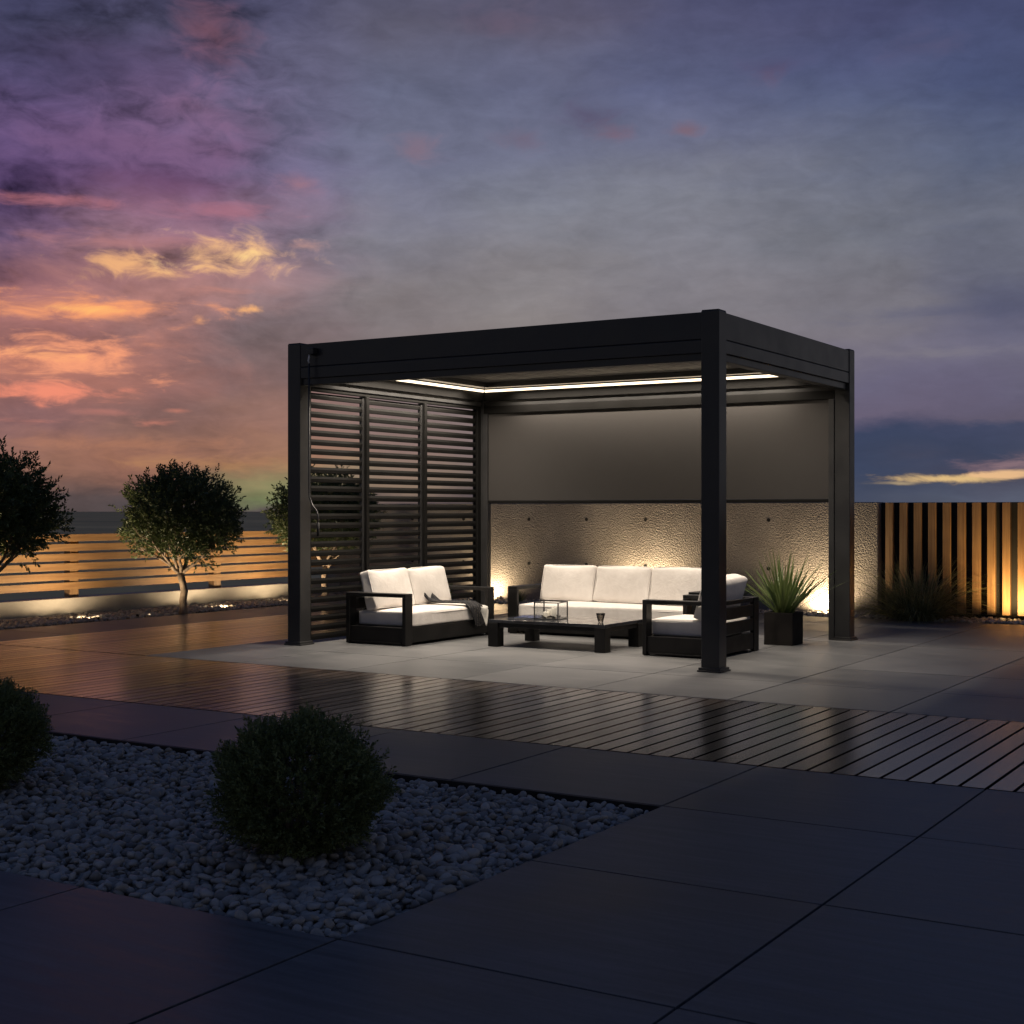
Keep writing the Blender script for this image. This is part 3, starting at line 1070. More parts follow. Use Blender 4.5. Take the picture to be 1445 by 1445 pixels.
# ------------------------------------------------------------------ lamps in the gravel
def uplight(loc, aim, watt, angle, blend=0.9, label='', size=0.03, col=(1.0, 0.74, 0.43)):
    loc = (loc[0], loc[1], loc[2] - 0.03)
    e_ = empty('ground_light', loc)
    tag(e_, label, 'ground light', 'uplights set in the gravel')
    MB().lathe([(0.042, -0.06), (0.042, 0.012), (0.038, 0.016), (0.032, 0.016), (0.031, 0.010), (0.002, 0.010)], 20).build('housing', M['lens_body'], e_, smooth=False)
    MB().lathe([(0.029, 0.0105), (0.028, 0.0125), (0.002, 0.0135)], 20).build('lens', M['lens'], e_)
    v0 = Vector((aim[0] - loc[0], aim[1] - loc[1], 0)).normalized()
    hd_ = MB()  # added hood, keeps the lamp out of deck reflections and off the gravel
    aa = math.atan2(-v0.y, -v0.x)
    arc = [aa + R(-88 + 22 * q_) for q_ in range(9)]
    hd_.v = [(rr_ * math.cos(x_), rr_ * math.sin(x_), zz_) for rr_ in (0.044, 0.047) for zz_ in (-0.02, 0.052) for x_ in arc]
    m9 = 9
    for q_ in range(8):
        hd_.f += [(q_, q_ + 1, m9 + q_ + 1, m9 + q_), (2 * m9 + q_ + 1, 2 * m9 + q_, 3 * m9 + q_, 3 * m9 + q_ + 1),
                  (m9 + q_, m9 + q_ + 1, 3 * m9 + q_ + 1, 3 * m9 + q_)]
    hd_.build('added_glare_shield', M['lens_body'], e_, smooth=False)
    d_ = bpy.data.lights.new('uplight_lamp', 'SPOT')
    d_.energy = watt
    d_.color = col
    d_.spot_size = angle
    d_.spot_blend = blend
    d_.shadow_soft_size = size
    lo_ = bpy.data.objects.new('uplight_lamp', d_)
    lo_.parent = e_
    lo_.location = (0, 0, 0.034)
    v_ = Vector(aim) - (Vector(loc) + Vector((0, 0, 0.034)))
    lo_.rotation_euler = v_.to_track_quat('-Z', 'Y').to_euler()
    COL.objects.link(lo_)
    return e_


uplight((-5.55, 5.70, 0.0), (-5.55, 5.92, 0.42), 48, R(160), 0.9, 'ground light at the wall foot left of the long sofa')
uplight((-3.40, 5.70, 0.0), (-3.40, 5.92, 0.42), 120, R(160), 0.9, 'ground light at the wall foot behind the long sofa')
uplight((-1.24, 5.70, 0.0), (-1.24, 5.92, 0.42), 76, R(160), 0.9, 'ground light at the wall foot right of the planter')
uplight((0.78, 5.60, 0.0), (0.74, 5.95, 0.75), 68, R(134), 1.0, 'ground light under the upright battens beside the grass', col=(1.0, 0.62, 0.24))
for yy, lab in ((-1.5, 'leftmost ground light before the slat fence'), (-0.2, 'second ground light from the left before the slat fence'),
                (1.1, 'ground light before the slat fence left of the middle tree'),
                (3.1, 'ground light before the slat fence right of the middle tree'),
                (4.35, 'ground light before the slat fence beside the tree behind the pergola post')):
    uplight((-7.36, yy, 0.0), (-8.06, yy, 1.05), 60, R(152), 1.0, lab, col=(1.0, 0.74, 0.45))

for yy, lab in ((1.72, 'ground light at the foot of the free standing middle tree'), (4.2, 'ground light at the foot of the tree behind the slatted side')):
    uplight((-7.24, yy - 0.12, 0.0), (-7.16, yy + 0.3, 0.72), 40, R(115), 1.0, lab, col=(1.0, 0.78, 0.50))

# ------------------------------------------------------------------ plants
def leaves(P, D, L, Wd, T, up=None):
    """diamond leaves: base points P, unit directions D, lengths, widths"""
    n = len(P)
    rnd = rng.normal(0, 1, (n, 3))
    side_ = np.cross(D, rnd)
    side_ /= np.linalg.norm(side_, axis=1)[:, None] + 1e-9
    nrm = np.cross(D, side_)
    L = L[:, None]; Wd = Wd[:, None]
    a = P
    b = P + D * L * 0.45 + side_ * Wd * 0.5 + nrm * L * 0.06
    c = P + D * L - nrm * L * 0.08
    d = P + D * L * 0.45 - side_ * Wd * 0.5 + nrm * L * 0.06
    V = np.stack([a, b, c, d], 1).reshape(-1, 3)
    F = np.arange(n * 4).reshape(n, 4)
    return V, F, np.repeat(T, 4)


def twig_leaves(org, dr, tl, per, leaf_l, leaf_w, spread=0.9):
    n = len(org)
    k = per
    s = np.tile(np.linspace(0.08, 1.0, k), n)
    O = np.repeat(org, k, 0)
    Dm = np.repeat(dr, k, 0)
    TL = np.repeat(tl, k)
    P = O + Dm * (TL * s)[:, None]
    q = rng.normal(0, 1, P.shape)
    q -= (q * Dm).sum(1)[:, None] * Dm
    q /= np.linalg.norm(q, axis=1)[:, None] + 1e-9
    D = Dm * (0.55 + 0.45 * s[:, None]) + q * spread
    D /= np.linalg.norm(D, axis=1)[:, None]
    L = leaf_l * rng.uniform(0.7, 1.25, len(P))
    Wd = leaf_w * rng.uniform(0.75, 1.2, len(P))
    tint = np.clip(np.repeat(rng.uniform(0, 1, n), k) * 0.55 + rng.uniform(0, 0.45, len(P)), 0, 1)
    return leaves(P, D, L, Wd, tint)


def unit(v):
    return v / (np.linalg.norm(v, axis=1)[:, None] + 1e-9)


def tree(loc, rz, label, scale=1.0, seed=1):
    """trunk 0.42 m, dome crown up to 1.62 m"""
    t = empty('olive_tree', loc, rz)
    rs = random.Random(seed)
    tr = MB()
    tp = [(0, 0, -0.04), (0.012, 0.004, 0.05), (0.0, 0.01, 0.14), (0.022, 0.0, 0.24), (0.004, -0.008, 0.34), (-0.022, 0.0, 0.44)]
    tr.tube(tp, [0.055, 0.043, 0.040, 0.039, 0.037, 0.040], 12)
    ends = []
    fork = Vector(tp[-1])
    for b_ in range(7):
        a_ = b_ * 2 * PI / 7 + rs.uniform(-0.35, 0.35)
        tilt = rs.uniform(0.5, 1.15)
        p = fork - Vector((0, 0, rs.uniform(0.0, 0.05)))
        d = Vector((math.cos(a_) * math.sin(tilt), math.sin(a_) * math.sin(tilt), math.cos(tilt)))
        pts, rad = [p.copy()], [0.019]
        for s_ in range(6):
            d = (d + Vector((rs.uniform(-.28, .28), rs.uniform(-.28, .28), rs.uniform(-.05, .28)))).normalized()
            p = p + d * rs.uniform(0.085, 0.125)
            pts.append(p.copy())
            rad.append(0.019 * (1 - s_ / 7.5))
            if s_ >= 1:
                for _ in range(2):
                    d2 = (d + Vector((rs.uniform(-1, 1), rs.uniform(-1, 1), rs.uniform(-.3, .7)))).normalized()
                    p2 = [p.copy()]
                    q_ = p.copy()
                    for u_ in range(4):
                        d2 = (d2 + Vector((rs.uniform(-.3, .3), rs.uniform(-.3, .3), rs.uniform(-.1, .25)))).normalized()
                        q_ = q_ + d2 * 0.075
                        p2.append(q_.copy())
                    tr.tube(p2, [0.0085, 0.0065, 0.005, 0.0035, 0.002], 5)
                    ends.append(q_.copy())
        tr.tube(pts, rad, 7)
    tr.build('trunk', M['bark'], t, smooth=True)
    # crown
    n = 2700
    u = unit(rng.normal(0, 1, (n, 3)))
    r = rng.uniform(0.22, 1.0, n) ** 0.55
    u[:, 2] = np.where(u[:, 2] < 0, u[:, 2] * 0.88, u[:, 2])
    lump = 1 + 0.10 * np.sin(u @ np.array([3.1, 1.7, 2.3]) * 2 + 1.3 + seed) + 0.07 * np.sin(u @ np.array([-2.2, 4.1, 1.1]) * 2.2 + seed)
    org = u * (r * lump)[:, None] * np.array([0.60, 0.60, 0.50]) + np.array([0, 0, 1.03])
    keep = (org[:, 2] > 0.84) | (rng.random(n) < 0.72)
    keep &= ~((org[:, 2] < 0.72) & (np.hypot(org[:, 0], org[:, 1]) < 0.25))
    org, u = org[keep], u[keep]
    dr = unit(u * np.array([1, 1, 0.8]) + np.array([0, 0, 0.35]) + rng.normal(0, 0.42, org.shape))
    ntw = len(org)
    tl = rng.uniform(0.07, 0.15, ntw)
    V1, F1, T1 = twig_leaves(org, dr, tl, 13, 0.040, 0.019)
    # leaf tufts at the ends of the drawn twigs
    e_ = np.array([x[:] for x in ends])
    V2, F2, T2 = twig_leaves(e_, unit(rng.normal(0, .6, e_.shape) + np.array([0, 0, .4])), np.full(len(e_), 0.09), 9, 0.038, 0.018)
    # long shoots that break the outline
    m_ = 46
    u3 = unit(rng.normal(0, 1, (m_, 3)) + np.array([0, 0, .35]))
    o3 = u3 * np.array([0.60, 0.60, 0.50]) + np.array([0, 0, 1.03])
    V3, F3, T3 = twig_leaves(o3, unit(u3 + np.array([0, 0, .5])), rng.uniform(0.10, 0.19, m_), 15, 0.040, 0.019, 1.0)
    V = np.vstack([V1, V2, V3]); T = np.concatenate([T1, T2, T3])
    F = np.arange(len(V)).reshape(-1, 4)
    link_mesh('crown', np_mesh('crown', V, F, T), M['tree_leaf'], t)
    t.scale = (scale,) * 3
    tag(t, label, 'tree', 'small round trees in the left gravel strip')
    return t


tree((-7.16, 2.13, 0), R(20), 'round crowned small tree standing free in the gravel, its trunk fully visible', 1.0, 3)
tree((-7.16, -0.42, 0), R(150), 'round crowned small tree cut off by the left picture edge', 1.06, 5)
tree((-7.16, 4.56, 0), R(260), 'round crowned small tree half hidden behind the slatted pergola side', 1.0, 9)


def bush(loc, rz, label, me_cache={}):
    t = empty('round_bush', loc, rz)
    if 'l' not in me_cache:
        n = 4200
        u = unit(rng.normal(0, 1, (n, 3)))
        r = rng.uniform(0.45, 1.0, n) ** 0.5
        lump = 1 + 0.10 * np.sin(u @ np.array([3.4, 2.7, 3.3]) * 2 + .7) + 0.05 * np.sin(u @ np.array([-5.2, 4.6, 2.1]) * 1.7)
        org = u * (r * lump)[:, None] * np.array([0.262, 0.262, 0.205]) + np.array([0, 0, 0.215])
        org = org[org[:, 2] > 0.012]
        u2 = unit(org - np.array([0, 0, 0.18]))
        dr = unit(u2 + np.array([0, 0, 0.55]) + rng.normal(0, 0.35, org.shape))
        V1, F1, T1 = twig_leaves(org, dr, rng.uniform(0.03, 0.065, len(org)), 14, 0.0145, 0.0062, 0.85)
        m_ = 130
        u3 = unit(rng.normal(0, 1, (m_, 3)) + np.array([0, 0, .5]))
        o3 = u3 * np.array([0.262, 0.262, 0.205]) + np.array([0, 0, 0.215])
        V3, F3, T3 = twig_leaves(o3, unit(u3 + np.array([0, 0, .8])), rng.uniform(0.04, 0.07, m_), 20, 0.0145, 0.0062, 0.85)
        V = np.vstack([V1, V3])
        me_cache['l'] = np_mesh('foliage', V, np.arange(len(V)).reshape(-1, 4), np.concatenate([T1, T3]))
        me_cache['l'].materials.append(M['bush_leaf'])
        st = MB()
        for q in range(16):
            a_ = q * 2.4
            rr = random.uniform(0.08, 0.2)
            st.tube([(0.02 * math.cos(a_), 0.02 * math.sin(a_), -0.04), (rr * .5 * math.cos(a_), rr * .5 * math.sin(a_), 0.12),
                     (rr * math.cos(a_ + .2), rr * math.sin(a_ + .2), 0.30)], [0.008, 0.006, 0.002], 6)
        me = bpy.data.meshes.new('stem')
        me.from_pydata(st.v, [], st.f)
        me.materials.append(M['bark'])
        me_cache['s'] = me
    for nm, key in (('foliage', 'l'), ('stem', 's')):
        o_ = bpy.data.objects.new(nm, me_cache[key])
        COL.objects.link(o_)
        o_.parent = t
    tag(t, label, 'bush', 'clipped round bushes in the pebble bed')
    return t


bush((0.87, -5.375, -0.02), R(0), 'whole clipped round bush in the middle of the pebble bed')
b2 = bush((-0.935, -5.285, -0.02), R(130), 'clipped round bush cut off by the left picture edge')


def blades(n, rad, L0, L1, wd, lean, droop, seg=6, spreadpow=1.0):
    V, F, T = [], [], []
    for i_ in range(n):
        a_ = rng.uniform(0, 2 * PI)
        r_ = rad * math.sqrt(rng.random())
        b0 = np.array([r_ * math.cos(a_), r_ * math.sin(a_), 0.0])
        a2 = a_ + rng.normal(0, 0.5)
        le = lean * rng.random() ** spreadpow
        L = rng.uniform(L0, L1)
        p = b0.copy()
        th = le
        w_ = wd * rng.uniform(0.7, 1.25)
        sd__ = np.array([-math.sin(a2), math.cos(a2), 0]) if rng.random() < 0.75 else unit(rng.normal(0, 1, (1, 3)))[0]
        dr_ = droop * rng.uniform(0.3, 1.2)
        tn = rng.random()
        base = len(V)
        for s_ in range(seg + 1):
            t_ = s_ / seg
            ww = w_ * (0.7 + 0.6 * t_) * (1 - t_ ** 2.2) + 0.0006
            V += [tuple(p + sd__ * ww / 2), tuple(p - sd__ * ww / 2)]
            T += [tn, tn]
            d_ = np.array([math.cos(a2) * math.sin(th), math.sin(a2) * math.sin(th), math.cos(th)])
            p = p + d_ * L / seg
            th = min(th + dr_ / seg * (0.4 + 1.4 * t_), 2.6)
        for s_ in range(seg):
            q = base + s_ * 2
            F.append((q, q + 1, q + 3, q + 2))
    return np.array(V), np.array(F), np.array(T)


# planter with yucca
PLX, PLY = -0.335, 2.235
pl = empty('planter', (PLX, PLY, 0))
tag(pl, 'square dark planter box behind the armchair', 'planter')
hp, ph_ = 0.125, 0.27
p_ = MB()
p_.box(-hp, hp, -hp, -hp + 0.016, 0.0, ph_)
p_.box(-hp, hp, hp - 0.016, hp, 0.0, ph_)
p_.box(-hp, -hp + 0.016, -hp + 0.016, hp - 0.016, 0.0, ph_)
p_.box(hp - 0.016, hp, -hp + 0.016, hp - 0.016, 0.0, ph_)
p_.box(-hp + 0.016, hp - 0.016, -hp + 0.016, hp - 0.016, 0.002, 0.02)
p_.build('box', M['planter'], pl, 0.002)
MB().box(-hp + 0.018, hp - 0.018, -hp + 0.018, hp - 0.018, 0.021, ph_ - 0.02).build('soil', M['soil'], pl)
V, F, T = blades(150, 0.07, 0.34, 0.60, 0.020, 0.98, 0.30, 7, 0.8)
yu = empty('yucca', (PLX, PLY, ph_ - 0.02))
tag(yu, 'spiky green yucca growing in the square planter', 'plant')
link_mesh('leaves', np_mesh('leaves', V, F, T), M['yucca_leaf'], yu)
MB().tube([(0, 0, -0.01), (0, 0, 0.05)], [0.035, 0.02], 10).build('stem', M['bark'], yu, smooth=True)

# fountain grass by the batten fence, and smaller clumps along the wall
V, F, T = blades(1500, 0.24, 0.36, 0.80, 0.0062, 1.25, 1.5, 8, 0.8)
fg = np_mesh('grass_blades', V, F, T)
o = link_mesh('fountain_grass', fg, M['grass_leaf'])
o.location = (-0.12, 5.48, 0.0)
tag(o, 'large arching grass clump in front of the upright battens', 'grass clump')
V, F, T = blades(420, 0.10, 0.30, 0.62, 0.009, 0.8, 0.7, 7, 0.8)
sg = np_mesh('grass_blades', V, F, T)
sg.materials.append(M['yucca_leaf'])
for x_, y_, s_, rz, lab in ((-6.05, 5.50, 0.55, 0.4, 'leafy clump at the wall foot seen through the slatted side'),
                            (-4.90, 5.42, 0.36, 1.7, 'low leafy clump at the wall behind the long sofa left arm'),
                            (-2.30, 5.42, 0.95, 2.9, 'tall leafy clump at the wall behind the armchair')):
    o = bpy.data.objects.new('wall_plant', sg)
    COL.objects.link(o)
    o.location = (x_, y_, 0)
    o.scale = (s_, s_, s_)
    o.rotation_euler = (0, 0, rz)
    tag(o, lab, 'plant', 'leafy clumps along the concrete wall')

# ------------------------------------------------------------------ dusk sky
W = bpy.data.worlds.new('World')
S.world = W
W.use_nodes = True
t = NT(W.node_tree)
bg = W.node_tree.nodes['Background']
FPX = 1980.0
def azel(u, v):
    return math.atan((u - 722.5) / FPX), math.atan((721.5 - v) / math.hypot(FPX, u - 722.5))

dirn = t.node('ShaderNodeTexCoord').outputs['Generated']
dn = t.vmath('NORMALIZE', dirn)
dotf = t.vmath('DOT_PRODUCT', dn, (FW[0], FW[1], 0))
dotr = t.vmath('DOT_PRODUCT', dn, (RT[0], RT[1], 0))
sep = t.node('ShaderNodeSeparateXYZ'); t.l.new(dn, sep.inputs[0])
az = t.math('ARCTAN2', dotr, dotf)
el = t.math('ARCSINE', sep.outputs[2])
cmb = t.node('ShaderNodeCombineXYZ')
t.l.new(az, cmb.inputs[0]); t.l.new(el, cmb.inputs[1])
ae = cmb.outputs[0]
# warp
wn = t.node('ShaderNodeTexNoise')
wn.inputs['Scale'].default_value = 1.0; wn.inputs['Detail'].default_value = 6; wn.inputs['Roughness'].default_value = 0.58
t.l.new(t.mapping(ae, (7, 20, 1), (3.1, 1.7, 0), (0, 0, R(4))), wn.inputs['Vector'])
wv = t.vmath('SUBTRACT', wn.outputs['Color'], (0.5, 0.5, 0.5))
wv = t.vmath('MULTIPLY', wv, (0.14, 0.06, 0))
aw_ = t.vmath('ADD', ae, wv)
sw = t.node('ShaderNodeSeparateXYZ'); t.l.new(aw_, sw.inputs[0])
EL0, EL1 = R(-1), R(22)
ef = t.rng(sw.outputs[1], EL0, EL1, 0, 1, 'LINEAR')
cols = [
    (40, [(700, 78, 66, 66), (660, 122, 88, 76), (600, 126, 90, 88), (540, 112, 82, 86), (470, 118, 84, 92), (400, 98, 72, 96), (340, 92, 72, 100), (280, 72, 54, 92), (200, 84, 66, 106), (110, 66, 60, 92), (30, 54, 54, 80), (-150, 44, 44, 74)]),
    (230, [(715, 66, 62, 64), (690, 92, 70, 66), (650, 128, 88, 76), (600, 126, 92, 82), (540, 114, 84, 84), (470, 118, 90, 92), (400, 126, 96, 100), (330, 112, 88, 108), (260, 92, 66, 100), (190, 96, 76, 110), (110, 82, 68, 98), (30, 62, 60, 84), (-150, 46, 46, 78)]),
    (400, [(725, 62, 58, 64), (708, 84, 76, 72), (690, 108, 116, 78), (668, 128, 122, 82), (640, 140, 100, 76), (600, 138, 98, 84), (540, 116, 90, 88), (470, 112, 94, 96), (400, 118, 104, 112), (330, 112, 100, 118), (240, 96, 90, 120), (150, 88, 86, 114), (60, 80, 78, 104), (-150, 52, 54, 86)]),
    (560, [(715, 80, 66, 68), (690, 128, 104, 82), (640, 128, 100, 92), (560, 118, 100, 98), (470, 116, 104, 104), (400, 118, 110, 114), (320, 112, 110, 124), (230, 98, 100, 126), (130, 84, 88, 116), (30, 80, 78, 100), (-150, 54, 56, 86)]),
    (760, [(715, 70, 66, 76), (640, 112, 98, 100), (560, 118, 106, 106), (450, 122, 114, 114), (370, 118, 114, 120), (290, 110, 112, 126), (210, 94, 98, 124), (120, 82, 86, 116), (30, 80, 76, 100), (-150, 52, 54, 86)]),
    (980, [(710, 62, 66, 88), (640, 86, 82, 98), (540, 106, 98, 106), (440, 116, 110, 116), (360, 114, 112, 122), (280, 110, 112, 126), (200, 90, 94, 122), (110, 72, 78, 114), (20, 66, 68, 104), (-150, 46, 50, 86)]),
    (1220, [(710, 62, 68, 88), (690, 54, 62, 84), (660, 44, 56, 84), (620, 42, 54, 84), (606, 64, 64, 92), (590, 92, 82, 106), (540, 92, 86, 112), (470, 110, 104, 114), (400, 104, 102, 112), (330, 100, 102, 114), (250, 88, 94, 116), (160, 68, 78, 112), (80, 60, 68, 108), (10, 56, 60, 100), (-150, 42, 48, 86)]),
    (1410, [(710, 68, 74, 90), (690, 72, 78, 98), (660, 62, 62, 82), (630, 46, 55, 82), (610, 50, 58, 88), (597, 84, 76, 98), (560, 86, 80, 106), (500, 96, 92, 114), (440, 76, 78, 106), (380, 88, 90, 108), (300, 92, 96, 114), (220, 72, 82, 110), (120, 54, 66, 106), (20, 50, 58, 98), (-150, 38, 46, 84)]),
]
col = None
prev = None
for u, stops in cols:
    pr = []
    for v, r_, g_, b_ in stops:
        e_ = azel(u, v)[1]
        pr.append((min(1, max(0, (e_ - EL0) / (EL1 - EL0))), srgb(r_, g_, b_)))
    pr.sort(key=lambda x: x[0])
    c = t.ramp(ef, pr)
    a_ = azel(u, 400)[0]
    col = c if col is None else t.mix(t.rng(sw.outputs[0], prev, a_, 0, 1, 'SMOOTHSTEP'), col, c)
    prev = a_

# mottled cloud layer
n_big = t.noise(t.mapping(ae, (11, 26, 1), (0.7, 4.2, 0), (0, 0, R(7))), 1.0, 7, 0.6, 0.4)
n_fine = t.noise(t.mapping(ae, (26, 95, 1), (2.2, 0.3, 0), (0, 0, R(2))), 1.0, 8, 0.62, 0.5)
n_puff = t.noise(t.mapping(ae, (38, 70, 1), (5.2, 7.3, 0), (0, 0, R(8))), 1.0, 7, 0.6, 0.6)
leftw = t.rng(az, R(-4), R(-14), 0.25, 1.0)
upw = t.rng(el, R(4), R(11), 0.3, 1.0)
amt = t.math('MULTIPLY', leftw, upw)
mot = t.math('MULTIPLY_ADD', t.math('SUBTRACT', n_big, 0.5), t.math('MULTIPLY', amt, 2.3), 1.0)
mot = t.math('MULTIPLY_ADD', t.math('SUBTRACT', n_puff, 0.5), t.math('MULTIPLY', amt, 1.5), mot)
mot = t.math('MULTIPLY_ADD', t.math('SUBTRACT', n_fine, 0.5), t.math('MULTIPLY', leftw, 0.35), mot)
mot = t.math('MULTIPLY_ADD', t.math('SUBTRACT', n_fine, 0.5), 0.16, mot)
mc = t.node('ShaderNodeCombineXYZ')
for i_ in range(3):
    t.l.new(mot, mc.inputs[i_])
col = t.mix(1.0, col, mc.outputs[0], 'MULTIPLY')


def feature(col, u, v, ru, rv, rgb, noise, k=1.3, lo=0.35, hi=0.85, op=1.0, rot=0.0):
    a_, e_ = azel(u, v)
    d_ = t.vmath('SUBTRACT', aw2, (a_, e_, 0))
    if rot:
        d_ = t.mapping(d_, (1, 1, 1), (0, 0, 0), (0, 0, R(rot)))
    d_ = t.vmath('MULTIPLY', d_, (FPX / ru, FPX / rv, 0))
    ln_ = t.vmath('LENGTH', d_)
    q = t.math('SUBTRACT', 1.25, ln_)
    q = t.math('MULTIPLY_ADD', t.math('SUBTRACT', noise, 0.5), k * 2, q)
    m_ = t.rng(q, lo, hi, 0, op)
    m_ = t.math('MULTIPLY', m_, t.rng(ln_, 1.9, 1.2, 0, 1))
    return t.mix(m_, col, srgb(*rgb))


aw2 = t.vmath('ADD', ae, t.vmath('MULTIPLY', wv, (0.24, 0.24, 0)))
FE = [
    # dark purple masses upper left, pink patches
    (80, 260, 190, 34, (66, 46, 86), 'b', 1.2, 0.3, 1.1, 0.7), (230, 255, 90, 26, (72, 48, 84), 'b', 1.2, 0.3, 1.1, 0.7),
    (60, 375, 120, 26, (74, 56, 78), 'p', 1.2, 0.3, 1.0, 0.7), (120, 90, 130, 50, (58, 50, 78), 'b', 1.2, 0.2, 1.1, 0.6),
    (300, 45, 50, 44, (122, 74, 86), 'p', 1.2, 0.2, 1.2, 0.7), (190, 205, 150, 26, (112, 78, 110), 'p', 1.3, 0.3, 1.1, 0.6),
    (285, 150, 60, 30, (120, 84, 112), 'p', 1.3, 0.3, 1.1, 0.6),
    (85, 286, 120, 10, (176, 104, 112), 'f', 1.4, 0.4, 1.1, 0.8), (310, 300, 100, 14, (162, 98, 112), 'f', 1.4, 0.4, 1.1, 0.8),
    (415, 262, 34, 16, (152, 98, 104), 'p', 1.2, 0.3, 1.1, 0.7), (590, 208, 44, 20, (124, 96, 112), 'p', 1.2, 0.3, 1.1, 0.7),
    (180, 345, 140, 16, (168, 108, 104), 'f', 1.4, 0.4, 1.2, 0.7),
    # small dark and rosy clouds in the middle and right
    (835, 160, 52, 24, (74, 66, 96), 'p', 1.1, 0.3, 1.1, 0.85), (862, 186, 34, 17, (116, 80, 96), 'p', 1.1, 0.3, 1.1, 0.8),
    (735, 195, 46, 18, (100, 84, 106), 'p', 1.1, 0.3, 1.1, 0.8), (1090, 92, 46, 18, (66, 60, 96), 'p', 1.1, 0.3, 1.1, 0.85),
    (1085, 108, 34, 18, (92, 72, 100), 'p', 1.1, 0.4, 1.1, 0.6), (972, 184, 26, 12, (118, 86, 98), 'p', 1.1, 0.3, 1.0, 0.8),
    (700, 30, 60, 26, (96, 76, 96), 'p', 1.1, 0.3, 1.1, 0.6), (1300, 66, 70, 20, (74, 66, 98), 'p', 1.1, 0.3, 1.1, 0.5),
    # broad rosy and orange glow under the wisps
    (60, 430, 230, 60, (196, 122, 98), 'b', 0.9, 0.1, 1.2, 0.75), (250, 385, 210, 50, (176, 122, 116), 'b', 0.9, 0.1, 1.2, 0.7),
    (40, 520, 230, 50, (194, 118, 92), 'b', 0.9, 0.1, 1.2, 0.75), (240, 300, 200, 50, (152, 102, 122), 'b', 0.9, 0.1, 1.2, 0.6),
    (120, 200, 170, 60, (108, 80, 118), 'p', 0.9, 0.2, 1.2, 0.7), (300, 190, 120, 60, (122, 92, 124), 'p', 0.9, 0.2, 1.2, 0.6),
    (150, 640, 260, 40, (162, 106, 76), 'f', 0.9, 0.2, 1.2, 0.5),
    # sunlit orange and yellow wisps
    (330, 360, 95, 28, (226, 170, 112), 'p', 1.5, 0.5, 1.25, 1.0), (340, 362, 50, 14, (232, 192, 120), 'p', 1.6, 0.7, 1.4, 1.0),
    (185, 374, 85, 24, (218, 158, 104), 'p', 1.5, 0.5, 1.3, 1.0), (230, 372, 50, 12, (226, 186, 122), 'p', 1.6, 0.7, 1.4, 0.9),
    (115, 432, 185, 22, (226, 140, 88), 'f', 1.5, 0.5, 1.2, 1.0), (95, 432, 90, 9, (236, 168, 88), 'f', 1.6, 0.7, 1.4, 1.0),
    (300, 412, 100, 8, (180, 118, 104), 'f', 1.5, 0.5, 1.3, 0.8), (430, 345, 50, 9, (176, 128, 116), 'p', 1.5, 0.5, 1.3, 0.8),
    (345, 438, 28, 8, (236, 164, 88), 'p', 1.3, 0.5, 1.2, 1.0), (284, 449, 12, 7, (226, 152, 96), 'p', 1.3, 0.4, 1.1, 0.9),
    (85, 505, 175, 34, (226, 140, 98), 'f', 1.6, 0.55, 1.2, 1.0), (60, 500, 90, 13, (236, 158, 96), 'f', 1.6, 0.75, 1.4, 1.0),
    (65, 552, 140, 15, (222, 124, 94), 'f', 1.5, 0.5, 1.2, 1.0), (218, 592, 44, 7, (190, 112, 92), 'f', 1.4, 0.5, 1.2, 0.8),
    (212, 485, 26, 6, (206, 128, 96), 'f', 1.3, 0.4, 1.1, 0.9), (40, 592, 70, 6, (190, 112, 94), 'f', 1.4, 0.5, 1.2, 0.8),
    (140, 578, 60, 6, (172, 106, 94), 'f', 1.4, 0.5, 1.2, 0.7), (258, 575, 20, 4, (184, 112, 92), 'f', 1.2, 0.4, 1.1, 0.8),
    (330, 652, 180, 16, (176, 126, 72), 'f', 1.4, 0.4, 1.2, 0.5), (180, 625, 190, 12, (172, 112, 78), 'f', 1.4, 0.4, 1.2, 0.5),
    # long grey streaks and the gold cloud over the dark bank on the right
    (1330, 440, 160, 12, (76, 78, 104), 'f', 1.4, 0.3, 1.2, 0.7), (1390, 318, 60, 8, (76, 82, 104), 'f', 1.2, 0.3, 1.2, 0.7),
    (1300, 500, 150, 9, (116, 110, 118), 'f', 1.4, 0.3, 1.2, 0.6),
    (1425, 652, 70, 13, (142, 106, 110), 'f', 1.2, 0.4, 1.1, 0.85), (1350, 674, 98, 7, (206, 164, 84), 'f', 1.0, 0.35, 0.8, 1.0),
    (1420, 668, 60, 6, (214, 160, 92), 'f', 1.0, 0.35, 0.8, 1.0), (1270, 680, 44, 3, (168, 142, 96), 'f', 1.0, 0.3, 0.9, 0.9),
]
nz = {'b': n_big, 'f': n_fine, 'p': n_puff}
for fe in FE:
    u, v, ru, rv, rgb, nk, k_, lo_, hi_, op_ = fe
    lo_, hi_, op_ = lo_ - 0.15, hi_ + (0.45 if op_ < 1 else 0.2), op_ * (0.85 if op_ < 1 else 0.95)
    ru, rv = ru * 1.15, rv * 1.2
    col = feature(col, u, v, ru, rv, rgb, nz[nk], k_, lo_, hi_, op_)

hs_ = t.node('ShaderNodeHueSaturation')
t.l.new(t.rng(az, R(-3), R(-13), 0.82, 0.95), hs_.inputs['Saturation'])
hs_.inputs['Value'].default_value = 1.24
t.l.new(col, hs_.inputs['Color'])
col = hs_.outputs[0]
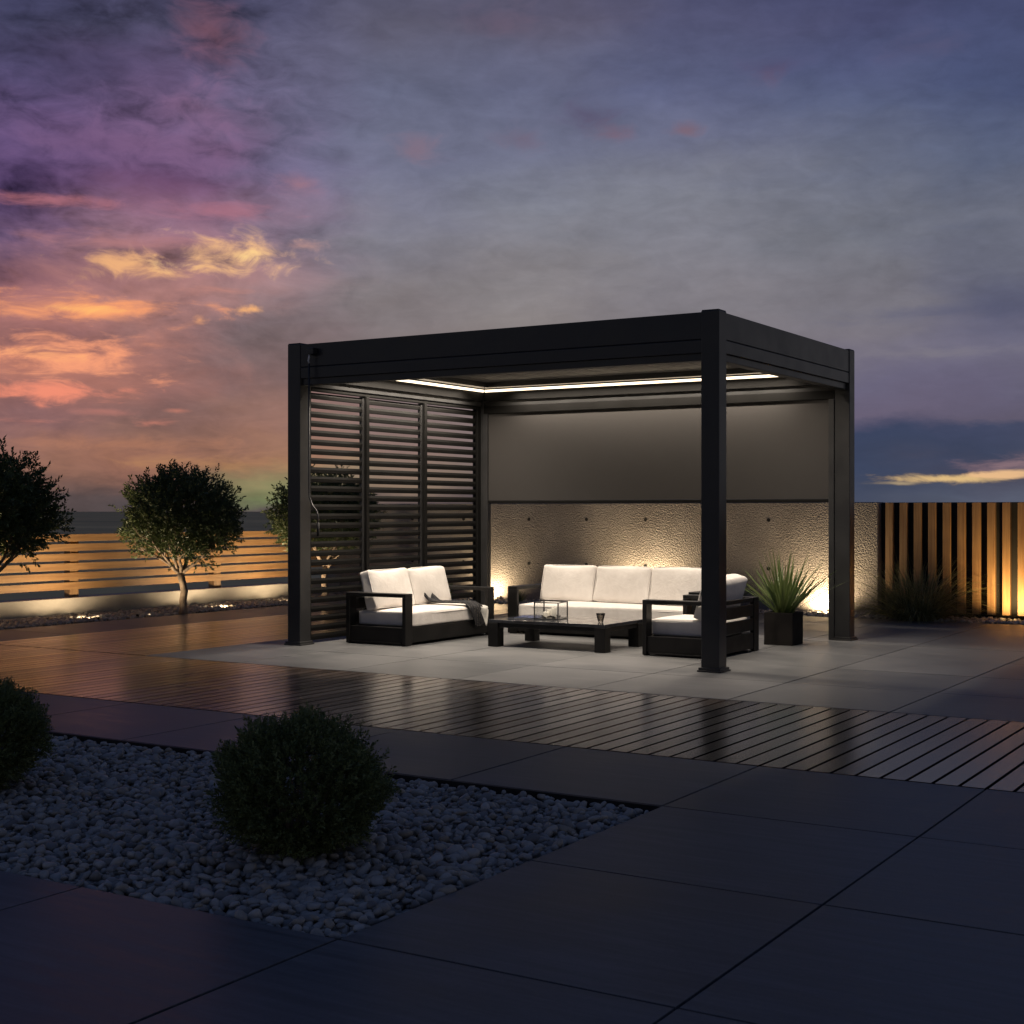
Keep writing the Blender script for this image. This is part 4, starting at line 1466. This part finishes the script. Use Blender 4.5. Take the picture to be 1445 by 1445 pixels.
# away from the sunset: dark blue dome, pale low band added as fill light
night_and_fill = t.ramp(t.rng(el, 0, R(90), 0, 1, 'LINEAR'), [(0.0, (0.210, 0.200, 0.205, 1)), (0.09, (0.150, 0.145, 0.155, 1)), (0.18, (0.045, 0.050, 0.078, 1)), (0.30, (0.028, 0.046, 0.106, 1)), (1.0, (0.019, 0.033, 0.084, 1))])
aabs = t.math('ABSOLUTE', t.math('ADD', az, 0.1))
col = t.mix(t.rng(aabs, R(23), R(46)), col, night_and_fill)
col = t.mix(t.rng(el, R(20), R(36)), col, night_and_fill)
t.l.new(col, bg.inputs['Color'])
bg.inputs['Strength'].default_value = 1.0

# ------------------------------------------------------------------ render settings
S.render.engine = 'CYCLES'
S.view_settings.view_transform = 'Standard'
S.view_settings.look = 'None'
S.view_settings.exposure = 0
S.view_settings.gamma = 1
S.cycles.use_denoising = True
S.cycles.max_bounces = 8
S.cycles.diffuse_bounces = 4
S.cycles.glossy_bounces = 4
S.cycles.transparent_max_bounces = 12
S.cycles.sample_clamp_indirect = 6.0
S.cycles.caustics_reflective = False
S.cycles.caustics_refractive = False
